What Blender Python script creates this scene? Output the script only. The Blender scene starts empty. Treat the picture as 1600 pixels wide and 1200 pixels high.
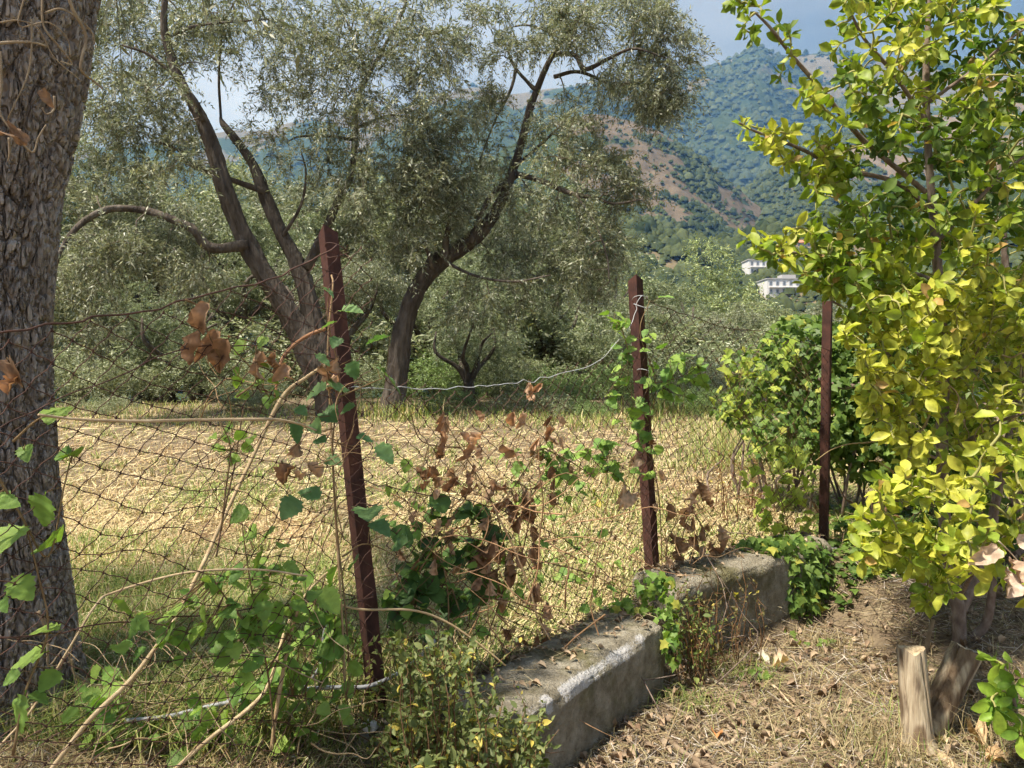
import bpy, math
import numpy as np
from mathutils import Matrix, Vector

# ------------------------------------------------------------------ camera, sky, sun, exposure
F = 1160.0                      # focal length in photo pixels (1600 wide)
CAM = np.array([0.0, 0.0, 1.5])
PITCH = math.atan(31.0 / F)     # the camera looks a touch downwards
sc = bpy.context.scene
cam_d = bpy.data.cameras.new('camera')
cam_d.sensor_width = 36.0
cam_d.lens = 36.0 * F / 1600.0
cam_d.clip_start = 0.02
cam_d.clip_end = 12000.0
cam = bpy.data.objects.new('camera', cam_d)
cam.location = CAM
cam.rotation_euler = (math.pi / 2 - PITCH, 0, 0)
sc.collection.objects.link(cam)
sc.camera = cam

SUN_DIR = np.array([-0.40, -0.24, 0.885])
SUN_DIR /= np.linalg.norm(SUN_DIR)
SUN_EL = math.asin(SUN_DIR[2])
SUN_AZ = math.atan2(SUN_DIR[0], SUN_DIR[1])
SUN_STRENGTH = 3.7
SKY_STRENGTH = 0.10
EXPOSURE = 1.38
CLOUD_SHIFT = (9.2, 2.7, 0.8)

w = bpy.data.worlds.new('World')
sc.world = w
w.use_nodes = True
nt = w.node_tree
nt.nodes.clear()
N = nt.nodes.new
out = N('ShaderNodeOutputWorld')
sky = N('ShaderNodeTexSky')
sky.sky_type = 'NISHITA'
sky.sun_disc = False
sky.sun_elevation = SUN_EL
sky.sun_rotation = SUN_AZ
sky.dust_density = 2.0
bg = N('ShaderNodeBackground')
bg.inputs['Strength'].default_value = SKY_STRENGTH
nt.links.new(sky.outputs[0], bg.inputs['Color'])
tc = N('ShaderNodeTexCoord')
mp = N('ShaderNodeMapping')
mp.inputs['Scale'].default_value = (1.0, 1.0, 1.7)
mp.inputs['Location'].default_value = CLOUD_SHIFT
nt.links.new(tc.outputs['Generated'], mp.inputs['Vector'])
nz = N('ShaderNodeTexNoise')
nz.inputs['Scale'].default_value = 1.7
nz.inputs['Detail'].default_value = 7
nz.inputs['Roughness'].default_value = 0.48
nt.links.new(mp.outputs[0], nz.inputs['Vector'])
cr = N('ShaderNodeValToRGB')
cr.color_ramp.elements[0].position = 0.42
cr.color_ramp.elements[0].color = (0.050, 0.068, 0.106, 1)
cr.color_ramp.elements[1].position = 0.72
cr.color_ramp.elements[1].color = (0.43, 0.46, 0.515, 1)
nt.links.new(nz.outputs['Fac'], cr.inputs['Fac'])
bgc = N('ShaderNodeBackground')
bgc.inputs['Strength'].default_value = 0.92
nt.links.new(cr.outputs[0], bgc.inputs['Color'])
mx = N('ShaderNodeMixShader')
mx.inputs[0].default_value = 0.82     # mostly cloud, a little clear sky through it
nt.links.new(bg.outputs[0], mx.inputs[1])
nt.links.new(bgc.outputs[0], mx.inputs[2])
nt.links.new(mx.outputs[0], out.inputs['Surface'])

sl = bpy.data.lights.new('sun', 'SUN')
sl.energy = SUN_STRENGTH
sl.angle = math.radians(4.0)
sl.color = (1.0, 0.965, 0.91)
so = bpy.data.objects.new('sun', sl)
so.rotation_euler = Vector(SUN_DIR).to_track_quat('Z', 'Y').to_euler()
so.location = (-20, -15, 40)
sc.collection.objects.link(so)

vs = sc.view_settings
vs.view_transform = 'Standard'
vs.look = 'None'
vs.gamma = 1.0
vs.exposure = EXPOSURE
vs.use_curve_mapping = False
sc.render.engine = 'CYCLES'
sc.cycles.max_bounces = 3
sc.cycles.use_adaptive_sampling = True
sc.cycles.adaptive_threshold = 0.04
sc.cycles.diffuse_bounces = 2
sc.cycles.glossy_bounces = 2
sc.cycles.transmission_bounces = 3
sc.cycles.transparent_max_bounces = 6
sc.cycles.volume_bounces = 0
sc.cycles.use_denoising = True
sc.cycles.caustics_reflective = False
sc.cycles.caustics_refractive = False

COL = sc.collection
rng = np.random.default_rng(7)


# ------------------------------------------------------------------ helpers
def pix(px, py, d):
    """world point on the ray of photo pixel (px, py) at forward distance d (metres along +Y)."""
    px = np.asarray(px, float); py = np.asarray(py, float); d = np.asarray(d, float)
    a = (px - 800.0) / F
    b = (600.0 - py) / F
    c, s = math.cos(PITCH), math.sin(PITCH)
    k = d / (c + b * s)
    return np.stack(np.broadcast_arrays(CAM[0] + k * a, CAM[1] + d, CAM[2] + k * (b * c - s)), -1)


def to_px(P):
    P = np.asarray(P, float) - CAM
    c, s = math.cos(PITCH), math.sin(PITCH)
    z = P[..., 1] * c - P[..., 2] * s
    u = P[..., 1] * s + P[..., 2] * c
    return 800 + F * P[..., 0] / z, 600 - F * u / z


def norm(v):
    return v / np.maximum(np.linalg.norm(v, axis=-1, keepdims=True), 1e-9)


def _hash(ix, iy, iz, seed):
    h = (ix.astype(np.int64) * 374761393 + iy.astype(np.int64) * 668265263 + iz.astype(np.int64) * 2147483647 + seed * 1274126177) & 0xffffffff
    h = ((h ^ (h >> 13)) * 1274126177) & 0xffffffff
    h = ((h ^ (h >> 16)) * 2246822519) & 0xffffffff
    return ((h ^ (h >> 15)) & 0xffffff) / float(0xffffff)


def vnoise(P, seed=0):
    P = np.asarray(P, float)
    if P.shape[-1] == 2:
        P = np.concatenate([P, np.zeros(P.shape[:-1] + (1,))], -1)
    I = np.floor(P).astype(np.int64)
    f = P - I
    f = f * f * (3 - 2 * f)
    r = 0
    for dx in (0, 1):
        for dy in (0, 1):
            for dz in (0, 1):
                wgt = (f[..., 0] if dx else 1 - f[..., 0]) * (f[..., 1] if dy else 1 - f[..., 1]) * (f[..., 2] if dz else 1 - f[..., 2])
                r = r + wgt * _hash(I[..., 0] + dx, I[..., 1] + dy, I[..., 2] + dz, seed)
    return r * 2 - 1


def fbm(P, octv=4, seed=0, gain=0.5):
    P = np.asarray(P, float)
    a, r, t = 1.0, 0, 0
    for o in range(octv):
        r = r + a * vnoise(P, seed + o * 17)
        t += a
        a *= gain
        P = P * 2.03 + 11.7
    return r / t


def worley(P, seed=0):
    """2-D cell noise: distances to the nearest and second nearest feature point."""
    P = np.asarray(P, float)
    I = np.floor(P).astype(np.int64)
    f1 = np.full(P.shape[:-1], 9.0)
    f2 = np.full(P.shape[:-1], 9.0)
    for dx in (-1, 0, 1):
        for dy in (-1, 0, 1):
            cx, cy = I[..., 0] + dx, I[..., 1] + dy
            z = np.zeros_like(cx)
            qx = cx + _hash(cx, cy, z, seed)
            qy = cy + _hash(cx, cy, z, seed + 5)
            dd = np.hypot(P[..., 0] - qx, P[..., 1] - qy)
            m = dd < f1
            f2 = np.where(m, f1, np.minimum(f2, dd))
            f1 = np.where(m, dd, f1)
    return f1, f2


def smooth(a, b, x):
    t = np.clip((np.asarray(x, float) - a) / (b - a), 0, 1)
    return t * t * (3 - 2 * t)


def interp_curve(xs, ys, x):
    return np.interp(x, xs, ys)


def make_mesh(name, V, quads=None, tris=None, mat=None, col=None, shade_smooth=True):
    me = bpy.data.meshes.new(name)
    V = np.ascontiguousarray(V, dtype=np.float32).reshape(-1, 3)
    q = np.zeros((0, 4), np.int32) if quads is None or len(quads) == 0 else np.asarray(quads, np.int32).reshape(-1, 4)
    t = np.zeros((0, 3), np.int32) if tris is None or len(tris) == 0 else np.asarray(tris, np.int32).reshape(-1, 3)
    loops = np.concatenate([q.ravel(), t.ravel()])
    starts = np.concatenate([np.arange(len(q)) * 4, len(q) * 4 + np.arange(len(t)) * 3]).astype(np.int32)
    me.vertices.add(len(V))
    me.vertices.foreach_set('co', V.ravel())
    me.loops.add(len(loops))
    me.loops.foreach_set('vertex_index', loops.astype(np.int32))
    me.polygons.add(len(starts))
    me.polygons.foreach_set('loop_start', starts)
    me.polygons.foreach_set('use_smooth', np.full(len(starts), shade_smooth, dtype=bool))
    if col is not None:
        ca = me.color_attributes.new('col', 'FLOAT_COLOR', 'POINT')
        c = np.ones((len(V), 4), np.float32)
        c[:, :3] = np.broadcast_to(np.asarray(col, np.float32), (len(V), 3))
        ca.data.foreach_set('color', c.ravel())
    me.update(calc_edges=True)
    if mat is not None:
        me.materials.append(mat)
    return me


class MB:
    """collects shapes of one part"""
    def __init__(self):
        self.V, self.Q, self.T, self.C, self.n = [], [], [], [], 0

    def add(self, V, quads=None, tris=None, col=None):
        V = np.asarray(V, float).reshape(-1, 3)
        if quads is not None and len(quads):
            self.Q.append(np.asarray(quads).reshape(-1, 4) + self.n)
        if tris is not None and len(tris):
            self.T.append(np.asarray(tris).reshape(-1, 3) + self.n)
        self.C.append(np.broadcast_to(np.asarray((1, 1, 1) if col is None else col, float), (len(V), 3)))
        self.V.append(V)
        self.n += len(V)
        return self

    def arrays(self):
        return (np.concatenate(self.V), np.concatenate(self.Q) if self.Q else None,
                np.concatenate(self.T) if self.T else None, np.concatenate(self.C))

    def build(self, name, mat, root=None, kind=None, smooth_shade=True, label=None, parent=None):
        V, Q, T, C = self.arrays()
        base = np.array(root.location) if root is not None else np.zeros(3)
        me = make_mesh(name, V - base, Q, T, mat, C, smooth_shade)
        o = bpy.data.objects.new(name, me)
        COL.objects.link(o)
        if root is not None:
            o.parent = parent if parent is not None else root
        if kind:
            o['kind'] = kind
        if label:
            o['label'] = label
        return o


def tag(o, label, cat, group=None, kind=None):
    o['label'] = label
    o['category'] = cat
    if group:
        o['group'] = group
    if kind:
        o['kind'] = kind
    return o


def thing(name, label, cat, loc, group=None):
    o = bpy.data.objects.new(name, None)
    o.empty_display_size = 0.1
    o.location = tuple(float(v) for v in loc)
    COL.objects.link(o)
    return tag(o, label, cat, group)


def structure(o):
    o['kind'] = 'structure'
    return o


def catmull(P, sub):
    P = np.asarray(P, float)
    if len(P) < 3 or sub < 2:
        if sub < 2:
            return P
        t = np.linspace(0, 1, sub * (len(P) - 1) + 1)
        k = np.linspace(0, 1, len(P))
        return np.stack([np.interp(t, k, P[:, i]) for i in range(P.shape[1])], -1)
    Q = np.vstack([2 * P[0] - P[1], P, 2 * P[-1] - P[-2]])
    outp = []
    for i in range(len(P) - 1):
        p0, p1, p2, p3 = Q[i:i + 4]
        for t in np.arange(sub) / sub:
            outp.append(0.5 * (2 * p1 + (p2 - p0) * t + (2 * p0 - 5 * p1 + 4 * p2 - p3) * t * t + (3 * p1 - p0 - 3 * p2 + p3) * t ** 3))
    outp.append(P[-1])
    return np.array(outp)


def tube(mb, pts, rad, sides=6, sub=4, ridge=0.0, seed=0, col=None, ridge_f=3.0, twist=0.0, cap=True, lump=0.0):
    pts = np.asarray(pts, float)
    rad = np.broadcast_to(np.asarray(rad, float), (len(pts),))
    PR = catmull(np.column_stack([pts, rad]), sub)
    P, R = PR[:, :3], np.maximum(PR[:, 3], 1e-4)
    n = len(P)
    T = norm(np.gradient(P, axis=0))
    u = np.cross(T[0], [0.3, 0.9, 0.2])
    if np.linalg.norm(u) < 1e-3:
        u = np.cross(T[0], [1, 0, 0])
    u = norm(u)
    U = [u]
    for i in range(1, n):
        u = u - T[i] * np.dot(u, T[i])
        u = norm(u)
        U.append(u)
    U = np.array(U)
    W = np.cross(T, U)
    ang = np.arange(sides) / sides * 2 * math.pi
    A, L = np.meshgrid(ang, np.concatenate([[0], np.cumsum(np.linalg.norm(np.diff(P, axis=0), axis=1))]))
    Rg = np.repeat(R[:, None], sides, 1)
    if ridge > 0 or lump > 0:
        At = A + twist * L
        q = np.stack([np.cos(At) * ridge_f, np.sin(At) * ridge_f, L * ridge_f * 0.55], -1)
        nv = fbm(q, 3, seed)
        q2 = np.stack([np.cos(At) * ridge_f * 3, np.sin(At) * ridge_f * 3, L * ridge_f * 1.2], -1)
        nv2 = -np.abs(fbm(q2, 3, seed + 9))
        Rg = Rg * (1 + ridge * nv * 1.2 + ridge * nv2 * 0.9)
        if lump > 0:
            Rg = Rg * (1 + lump * fbm(np.stack([np.cos(A), np.sin(A), L * 2.0], -1), 2, seed + 3))
    V = P[:, None, :] + Rg[..., None] * (np.cos(A)[..., None] * U[:, None, :] + np.sin(A)[..., None] * W[:, None, :])
    V = V.reshape(-1, 3)
    i, j = np.meshgrid(np.arange(n - 1), np.arange(sides), indexing='ij')
    j2 = (j + 1) % sides
    Q = np.stack([i * sides + j, i * sides + j2, (i + 1) * sides + j2, (i + 1) * sides + j], -1).reshape(-1, 4)
    Tt = None
    if cap:
        V = np.vstack([V, P[0], P[-1]])
        k = np.arange(sides)
        k2 = (k + 1) % sides
        Tt = np.concatenate([np.stack([np.full(sides, n * sides), k2, k], -1),
                             np.stack([np.full(sides, n * sides + 1), (n - 1) * sides + k, (n - 1) * sides + k2], -1)])
    mb.add(V, Q, Tt, col)
    return P, R


def strips(mb, A, B, ra, rb, col=None):
    """many straight 3-sided sticks at once: from A to B"""
    A = np.asarray(A, float); B = np.asarray(B, float)
    n = len(A)
    ra = np.broadcast_to(np.asarray(ra, float), (n,)); rb = np.broadcast_to(np.asarray(rb, float), (n,))
    T = norm(B - A)
    ref = np.where(np.abs(T[:, 2:3]) > 0.8, np.array([[1.0, 0, 0]]), np.array([[0, 0, 1.0]]))
    U = norm(np.cross(T, ref))
    W = np.cross(T, U)
    V = np.zeros((n, 6, 3))
    for k in range(3):
        a = k * 2 * math.pi / 3
        dv = math.cos(a) * U + math.sin(a) * W
        V[:, k] = A + dv * ra[:, None]
        V[:, 3 + k] = B + dv * rb[:, None]
    b = np.arange(n)[:, None] * 6
    Q = np.concatenate([b + np.array([k, (k + 1) % 3, 3 + (k + 1) % 3, 3 + k]) for k in range(3)])
    c = None if col is None else np.repeat(np.broadcast_to(np.asarray(col, float), (n, 3)), 6, 0)
    mb.add(V.reshape(-1, 3), Q, None, c)


def ribbons(mb, A, B, ra, rb, col=None):
    """many thin flat straws at once: from A to B"""
    A = np.asarray(A, float); B = np.asarray(B, float)
    n = len(A)
    ra = np.broadcast_to(np.asarray(ra, float), (n,))[:, None]; rb = np.broadcast_to(np.asarray(rb, float), (n,))[:, None]
    T = norm(B - A)
    k = rng.normal(size=(n, 3)) * 0.5
    k[:, 2] += 0.8
    U = norm(np.cross(T, k))
    V = np.stack([A - U * ra, A + U * ra, B + U * rb, B - U * rb], 1)
    c = None if col is None else np.repeat(np.broadcast_to(np.asarray(col, float), (n, 3)), 4, 0)
    mb.add(V.reshape(-1, 3), np.arange(n * 4).reshape(-1, 4), None, c)


# leaf templates: along +Y from 0 to 1, width along X, normal +Z
def ribbed(ts, ws, fold=0.18, curl=0.12, wave=0.0, seed=0):
    V, Q = [], []
    r = np.random.default_rng(seed)
    for i, (t, wd) in enumerate(zip(ts, ws)):
        z = -curl * t * t + r.normal(0, wave)
        V += [(-wd, t, z + fold * wd + r.normal(0, wave)), (0, t, z), (wd, t, z + fold * wd + r.normal(0, wave))]
    for i in range(len(ts) - 1):
        b = i * 3
        Q += [(b, b + 1, b + 4, b + 3), (b + 1, b + 2, b + 5, b + 4)]
    return np.array(V), np.array(Q), None


def fan_leaf(radii, bow=0.1, seed=0, wave=0.0):
    """palmate leaf: outline from the petiole round; centre near the base"""
    r = np.random.default_rng(seed)
    n = len(radii)
    ang = np.linspace(-math.pi * 0.93, math.pi * 0.93, n)
    V = [(0, 0.0, 0), (0, 0.30, 0.0)]
    for a, rr in zip(ang, radii):
        x, y = math.sin(a) * rr, 0.30 + math.cos(a) * rr
        V.append((x, y, -bow * rr * rr * 2 + 0.10 * abs(x) + r.normal(0, wave)))
    T = [(1, 2 + i + 1, 2 + i) for i in range(n - 1)]
    T += [(1, 2, 0), (1, 0, 2 + n - 1)]
    return np.array(V), None, np.array(T)


def place(tmpl, pos, dr, nr, ln, wd):
    TV, TQ, TT = tmpl
    pos = np.asarray(pos, float).reshape(-1, 3)
    n = len(pos)
    y = norm(np.broadcast_to(np.asarray(dr, float), (n, 3)))
    x = norm(np.cross(y, np.broadcast_to(np.asarray(nr, float), (n, 3))))
    z = np.cross(x, y)
    ln = np.broadcast_to(np.asarray(ln, float), (n,))[:, None, None]
    wd = np.broadcast_to(np.asarray(wd, float), (n,))[:, None, None]
    V = pos[:, None] + TV[None, :, 0:1] * wd * x[:, None] + TV[None, :, 1:2] * ln * y[:, None] + TV[None, :, 2:3] * ln * z[:, None]
    m = len(TV)
    off = (np.arange(n) * m)[:, None, None]
    Q = None if TQ is None else (TQ[None] + off).reshape(-1, 4)
    T = None if TT is None else (TT[None] + off).reshape(-1, 3)
    return V.reshape(-1, 3), Q, T


def add_leaves(mb, tmpl, pos, dr, nr, ln, wd, col):
    V, Q, T = place(tmpl, pos, dr, nr, ln, wd)
    n = len(np.asarray(pos).reshape(-1, 3))
    c = np.repeat(np.broadcast_to(np.asarray(col, float), (n, 3)), len(tmpl[0]), 0)
    mb.add(V, Q, T, c)


DIAMOND = (np.array([(0, 0, 0), (0.5, 0.42, 0.03), (0, 1, -0.05), (-0.5, 0.42, 0.03)], float), np.array([(0, 1, 2, 3)]), None)
OVAL = [ribbed([0, .10, .16, .34, .55, .74, .90, 1.0], [.012, .012, .16, .36, .48, .45, .26, .015], f, c, wv, s)
        for f, c, wv, s in ((.30, .10, .01, 1), (.15, .28, .012, 2), (.45, -.08, .012, 3), (.22, .18, .02, 4))]
TOOTHED = [ribbed([0, .12, .14, .22, .30, .36, .46, .52, .62, .68, .78, .83, .92, 1.0],
                  [.012, .012, .34, .30, .50, .42, .52, .40, .42, .31, .30, .20, .14, .01], f, c, wv, s)
           for f, c, wv, s in ((.25, .12, .012, 5), (.10, .25, .015, 6), (.38, .02, .015, 7))]
IVY = [fan_leaf([.30, .46, .34, .62, .40, .48, .80, .48, .40, .62, .34, .46, .30], b, s, .02) for b, s in ((.10, 1), (.22, 2), (.02, 3))]
OVAL_LOW = [ribbed([0, .14, .40, .72, 1.0], [.012, .06, .40, .46, .02], f, c, 0.01, s) for f, c, s in ((.30, .10, 1), (.15, .28, 2), (.45, -.08, 3))]
DRY = [ribbed([0, .10, .16, .30, .42, .55, .68, .80, .92, 1.0], [.015, .015, .22, .40, .36, .46, .38, .36, .18, .02], f, c, wv, s)
       for f, c, wv, s in ((.9, .40, .06, 11), (1.5, -.35, .07, 12), (.7, .75, .08, 13), (-1.2, .45, .07, 14), (2.0, .15, .06, 15))]
SIMPLE = ribbed([0, .3, .65, 1.0], [.03, .44, .40, .01], .3, .15)
SIMPLE_DRY = [ribbed([0, .3, .65, 1.0], [.03, .44, .40, .01], f, c, .06, q) for f, c, q in ((.9, .3, 1), (1.4, -.3, 2), (.6, .6, 3), (-1., .4, 4), (1.8, .1, 5))]
IVY_LIKE = fan_leaf([.25, .45, .38, .5, .42, .6, .5, .72, .5, .6, .42, .5, .38, .45, .25], .15, 9, .02)

_leaf_cache = {}


def leaf_objects(name, root, tmpls, mat, pos, dr, nr, ln, wd, cols, key, parent=None):
    """each leaf its own object, mesh data shared between alike leaves"""
    base = np.array(root.location)
    rr = np.random.default_rng(len(pos))
    meshes = _leaf_cache.get(key)
    if meshes is None:
        meshes = [make_mesh(name, t[0], t[1], t[2], mat) for t in tmpls]
        _leaf_cache[key] = meshes
    y = norm(np.asarray(dr, float))
    x = norm(np.cross(y, nr))
    z = np.cross(x, y)
    for i in range(len(pos)):
        o = bpy.data.objects.new(name, meshes[int(rr.integers(len(meshes)))])
        M = Matrix.Identity(4)
        for k in range(3):
            M[k][0] = x[i][k] * wd[i]
            M[k][1] = y[i][k] * ln[i]
            M[k][2] = z[i][k] * ln[i]
            M[k][3] = pos[i][k] - base[k]
        COL.objects.link(o)
        o.parent = parent if parent is not None else root
        o.matrix_basis = M
        o.color = (*[float(v) for v in cols[i]], 1.0)


def split_leaves(root, name, tmpls, mats, pos, dr, nr, ln, wd, cols, key, limit=300, stuff_name='foliage', show=None):
    """the ones that show largest become objects, the rest one mass"""
    pos = np.asarray(pos)
    n = len(pos)
    ln = np.broadcast_to(ln, (n,)); wd = np.broadcast_to(wd, (n,))
    px, py = to_px(pos)
    dist = np.linalg.norm(pos - CAM, axis=1)
    face = np.abs(np.sum(norm(nr) * norm(CAM - pos), axis=1))
    score = ln * wd * (0.35 + face) / dist ** 2
    score = np.where((px > -10) & (px < 1610) & (py > -10) & (py < 1210), score, score * 1e-3)
    if show is not None:
        score = score * show
    order = np.argsort(-score)
    a, b = order[:limit], order[limit:]
    leaf_objects(name, root, tmpls, mats[0], pos[a], dr[a], nr[a], ln[a], wd[a], cols[a], key)
    if len(b):
        mb = MB()
        low = OVAL_LOW if tmpls is OVAL else tmpls
        which = rng.integers(len(low), size=len(b))
        for k, t in enumerate(low):
            s = b[which == k]
            if len(s):
                add_leaves(mb, t, pos[s], dr[s], nr[s], ln[s], wd[s], cols[s])
        mb.build(stuff_name, mats[1], root, kind='stuff')


# ------------------------------------------------------------------ materials
def new_mat(name):
    m = bpy.data.materials.new(name)
    m.use_nodes = True
    t = m.node_tree
    t.nodes.clear()
    return m, t, t.nodes.new, t.links.new


def ramp(n, stops):
    e = n.color_ramp.elements
    while len(e) > 1:
        e.remove(e[-1])
    e[0].position, e[0].color = stops[0][0], (*stops[0][1], 1)
    for p, c in stops[1:]:
        k = e.new(p)
        k.color = (*c, 1)


def leaf_mat(name, source, rough=0.5, trans=0.35, spec=0.35, mottle=0.25, mscale=60, tcol=(1.25, 1.2, 0.55)):
    m, t, N, L = new_mat(name)
    o = N('ShaderNodeOutputMaterial')
    if source == 'object':
        s = N('ShaderNodeObjectInfo')
        c = s.outputs['Color']
    else:
        s = N('ShaderNodeAttribute')
        s.attribute_name = 'col'
        c = s.outputs['Color']
    g = N('ShaderNodeNewGeometry')
    nz = N('ShaderNodeTexNoise')
    nz.inputs['Scale'].default_value = mscale
    nz.inputs['Detail'].default_value = 3
    L(g.outputs['Position'], nz.inputs['Vector'])
    mr = N('ShaderNodeMapRange')
    mr.inputs[1].default_value = 0.3
    mr.inputs[2].default_value = 0.7
    mr.inputs[3].default_value = 1 - mottle
    mr.inputs[4].default_value = 1 + mottle
    L(nz.outputs['Fac'], mr.inputs[0])
    mul = N('ShaderNodeVectorMath')
    mul.operation = 'SCALE'
    L(c, mul.inputs[0])
    L(mr.outputs[0], mul.inputs['Scale'])
    p = N('ShaderNodeBsdfPrincipled')
    p.inputs['Roughness'].default_value = rough
    p.inputs['Specular IOR Level'].default_value = spec
    L(mul.outputs[0], p.inputs['Base Color'])
    if trans <= 0:
        L(p.outputs[0], o.inputs['Surface'])
        return m
    tv = N('ShaderNodeVectorMath')
    tv.operation = 'MULTIPLY'
    tv.inputs[1].default_value = tcol
    L(mul.outputs[0], tv.inputs[0])
    tr = N('ShaderNodeBsdfTranslucent')
    L(tv.outputs[0], tr.inputs['Color'])
    mxs = N('ShaderNodeMixShader')
    mxs.inputs[0].default_value = trans
    L(p.outputs[0], mxs.inputs[1])
    L(tr.outputs[0], mxs.inputs[2])
    L(mxs.outputs[0], o.inputs['Surface'])
    return m


def rough_mat(name, stops, scale=(1, 1, 1), nscale=8, detail=8, rough=0.9, bump=0.4, bump_d=0.02, bscale=40, attr=False, spec=0.2, nrough=0.6, fissure=None):
    m, t, N, L = new_mat(name)
    o = N('ShaderNodeOutputMaterial')
    g = N('ShaderNodeNewGeometry')
    mp = N('ShaderNodeMapping')
    mp.inputs['Scale'].default_value = scale
    L(g.outputs['Position'], mp.inputs['Vector'])
    nz = N('ShaderNodeTexNoise')
    nz.inputs['Scale'].default_value = nscale
    nz.inputs['Detail'].default_value = detail
    nz.inputs['Roughness'].default_value = nrough
    L(mp.outputs[0], nz.inputs['Vector'])
    r = N('ShaderNodeValToRGB')
    ramp(r, stops)
    L(nz.outputs['Fac'], r.inputs['Fac'])
    c = r.outputs[0]
    if attr:
        a = N('ShaderNodeAttribute')
        a.attribute_name = 'col'
        mu = N('ShaderNodeVectorMath')
        mu.operation = 'MULTIPLY'
        L(c, mu.inputs[0])
        L(a.outputs['Color'], mu.inputs[1])
        c = mu.outputs[0]
    nb = N('ShaderNodeTexNoise')
    nb.inputs['Scale'].default_value = bscale
    nb.inputs['Detail'].default_value = 6
    L(mp.outputs[0], nb.inputs['Vector'])
    b = N('ShaderNodeBump')
    b.inputs['Strength'].default_value = bump
    b.inputs['Distance'].default_value = bump_d
    L(nb.outputs['Fac'], b.inputs['Height'])
    p = N('ShaderNodeBsdfPrincipled')
    p.inputs['Roughness'].default_value = rough
    p.inputs['Specular IOR Level'].default_value = spec
    L(c, p.inputs['Base Color'])
    if fissure:      # fine cracks between bark plates, stretched along the trunk
        mp2 = N('ShaderNodeMapping')
        mp2.inputs['Scale'].default_value = (1, 1, fissure[1])
        wn = N('ShaderNodeTexNoise')
        wn.inputs['Scale'].default_value = 14
        L(g.outputs['Position'], wn.inputs['Vector'])
        wv = N('ShaderNodeVectorMath'); wv.operation = 'MULTIPLY_ADD'
        wv.inputs[1].default_value = (0.05, 0.05, 0.05)
        L(wn.outputs['Color'], wv.inputs[0]); L(g.outputs['Position'], wv.inputs[2])
        L(wv.outputs[0], mp2.inputs[0])
        vo = N('ShaderNodeTexVoronoi'); vo.feature = 'DISTANCE_TO_EDGE'
        vo.inputs['Scale'].default_value = fissure[0]
        L(mp2.outputs[0], vo.inputs['Vector'])
        vr = N('ShaderNodeMapRange'); vr.inputs[1].default_value = 0.0; vr.inputs[2].default_value = 0.22
        L(vo.outputs['Distance'], vr.inputs[0])
        b2 = N('ShaderNodeBump'); b2.inputs['Strength'].default_value = 1.0; b2.inputs['Distance'].default_value = 0.012
        L(vr.outputs[0], b2.inputs['Height']); L(b.outputs[0], b2.inputs['Normal'])
        b = b2
    L(b.outputs[0], p.inputs['Normal'])
    L(p.outputs[0], o.inputs['Surface'])
    return m


M = {}
M['olive_leaf'] = leaf_mat('olive_leaf', 'attr', 0.45, 0.32, 0.4, 0.12, 4, (1.05, 1.12, 0.80))
M['shrub_leaf_o'] = leaf_mat('golden_leaf_single', 'object', 0.5, 0.36, 0.35, 0.32, 45, (1.12, 1.25, 0.5))
M['shrub_leaf_a'] = leaf_mat('golden_leaf', 'attr', 0.5, 0.36, 0.35, 0.32, 45, (1.12, 1.25, 0.5))
M['vine_leaf_o'] = leaf_mat('vine_leaf', 'object', 0.55, 0.38, 0.3, 0.18, 50, (1.2, 1.35, 0.5))
M['vine_leaf_a'] = leaf_mat('vine_leaf_mass', 'attr', 0.5, 0.35, 0.3, 0.18, 50, (1.2, 1.35, 0.5))
M['dry_leaf_o'] = leaf_mat('dry_leaf', 'object', 0.75, 0.25, 0.15, 0.35, 45, (1.3, 1.0, 0.7))
M['grass'] = leaf_mat('grass_blade', 'attr', 0.65, 0.25, 0.2, 0.1, 6, (1.15, 1.15, 0.7))
M['litter'] = leaf_mat('litter_piece', 'attr', 0.85, 0.0, 0.12, 0.2, 30)
M['stem'] = rough_mat('vine_stem', [(0.3, (0.29, 0.22, 0.145)), (0.55, (0.43, 0.355, 0.25)), (0.75, (0.56, 0.485, 0.36))], nscale=25, bump=0.5, bump_d=0.003, bscale=160, attr=True)
M['bark'] = rough_mat('near_bark', [(0.25, (0.155, 0.125, 0.102)), (0.45, (0.285, 0.24, 0.20)), (0.62, (0.43, 0.375, 0.325)), (0.8, (0.56, 0.51, 0.455))],
                      (1, 1, 0.32), nscale=26, detail=10, bump=0.9, bump_d=0.008, bscale=90, nrough=0.7, fissure=(46, 0.30))
M['olive_bark'] = rough_mat('olive_bark', [(0.3, (0.045, 0.036, 0.029)), (0.5, (0.095, 0.078, 0.063)), (0.7, (0.175, 0.150, 0.125))], (1, 1, 0.30), nscale=9, detail=10, bump=1.0, bump_d=0.05, bscale=18, attr=True, nrough=0.65)
M['twig'] = rough_mat('twig_bark', [(0.3, (0.10, 0.08, 0.06)), (0.7, (0.20, 0.165, 0.13))], nscale=10, bump=0.3, bump_d=0.005)
M['shrub_bark'] = rough_mat('shrub_bark', [(0.3, (0.12, 0.085, 0.065)), (0.5, (0.20, 0.15, 0.12)), (0.7, (0.30, 0.25, 0.20))], (1, 1, 0.5), nscale=40, bump=0.7, bump_d=0.004, bscale=150)
M['green_twig'] = rough_mat('green_twig', [(0.3, (0.22, 0.22, 0.07)), (0.7, (0.36, 0.34, 0.13))], nscale=30, bump=0.2, bump_d=0.002, attr=True)
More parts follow.
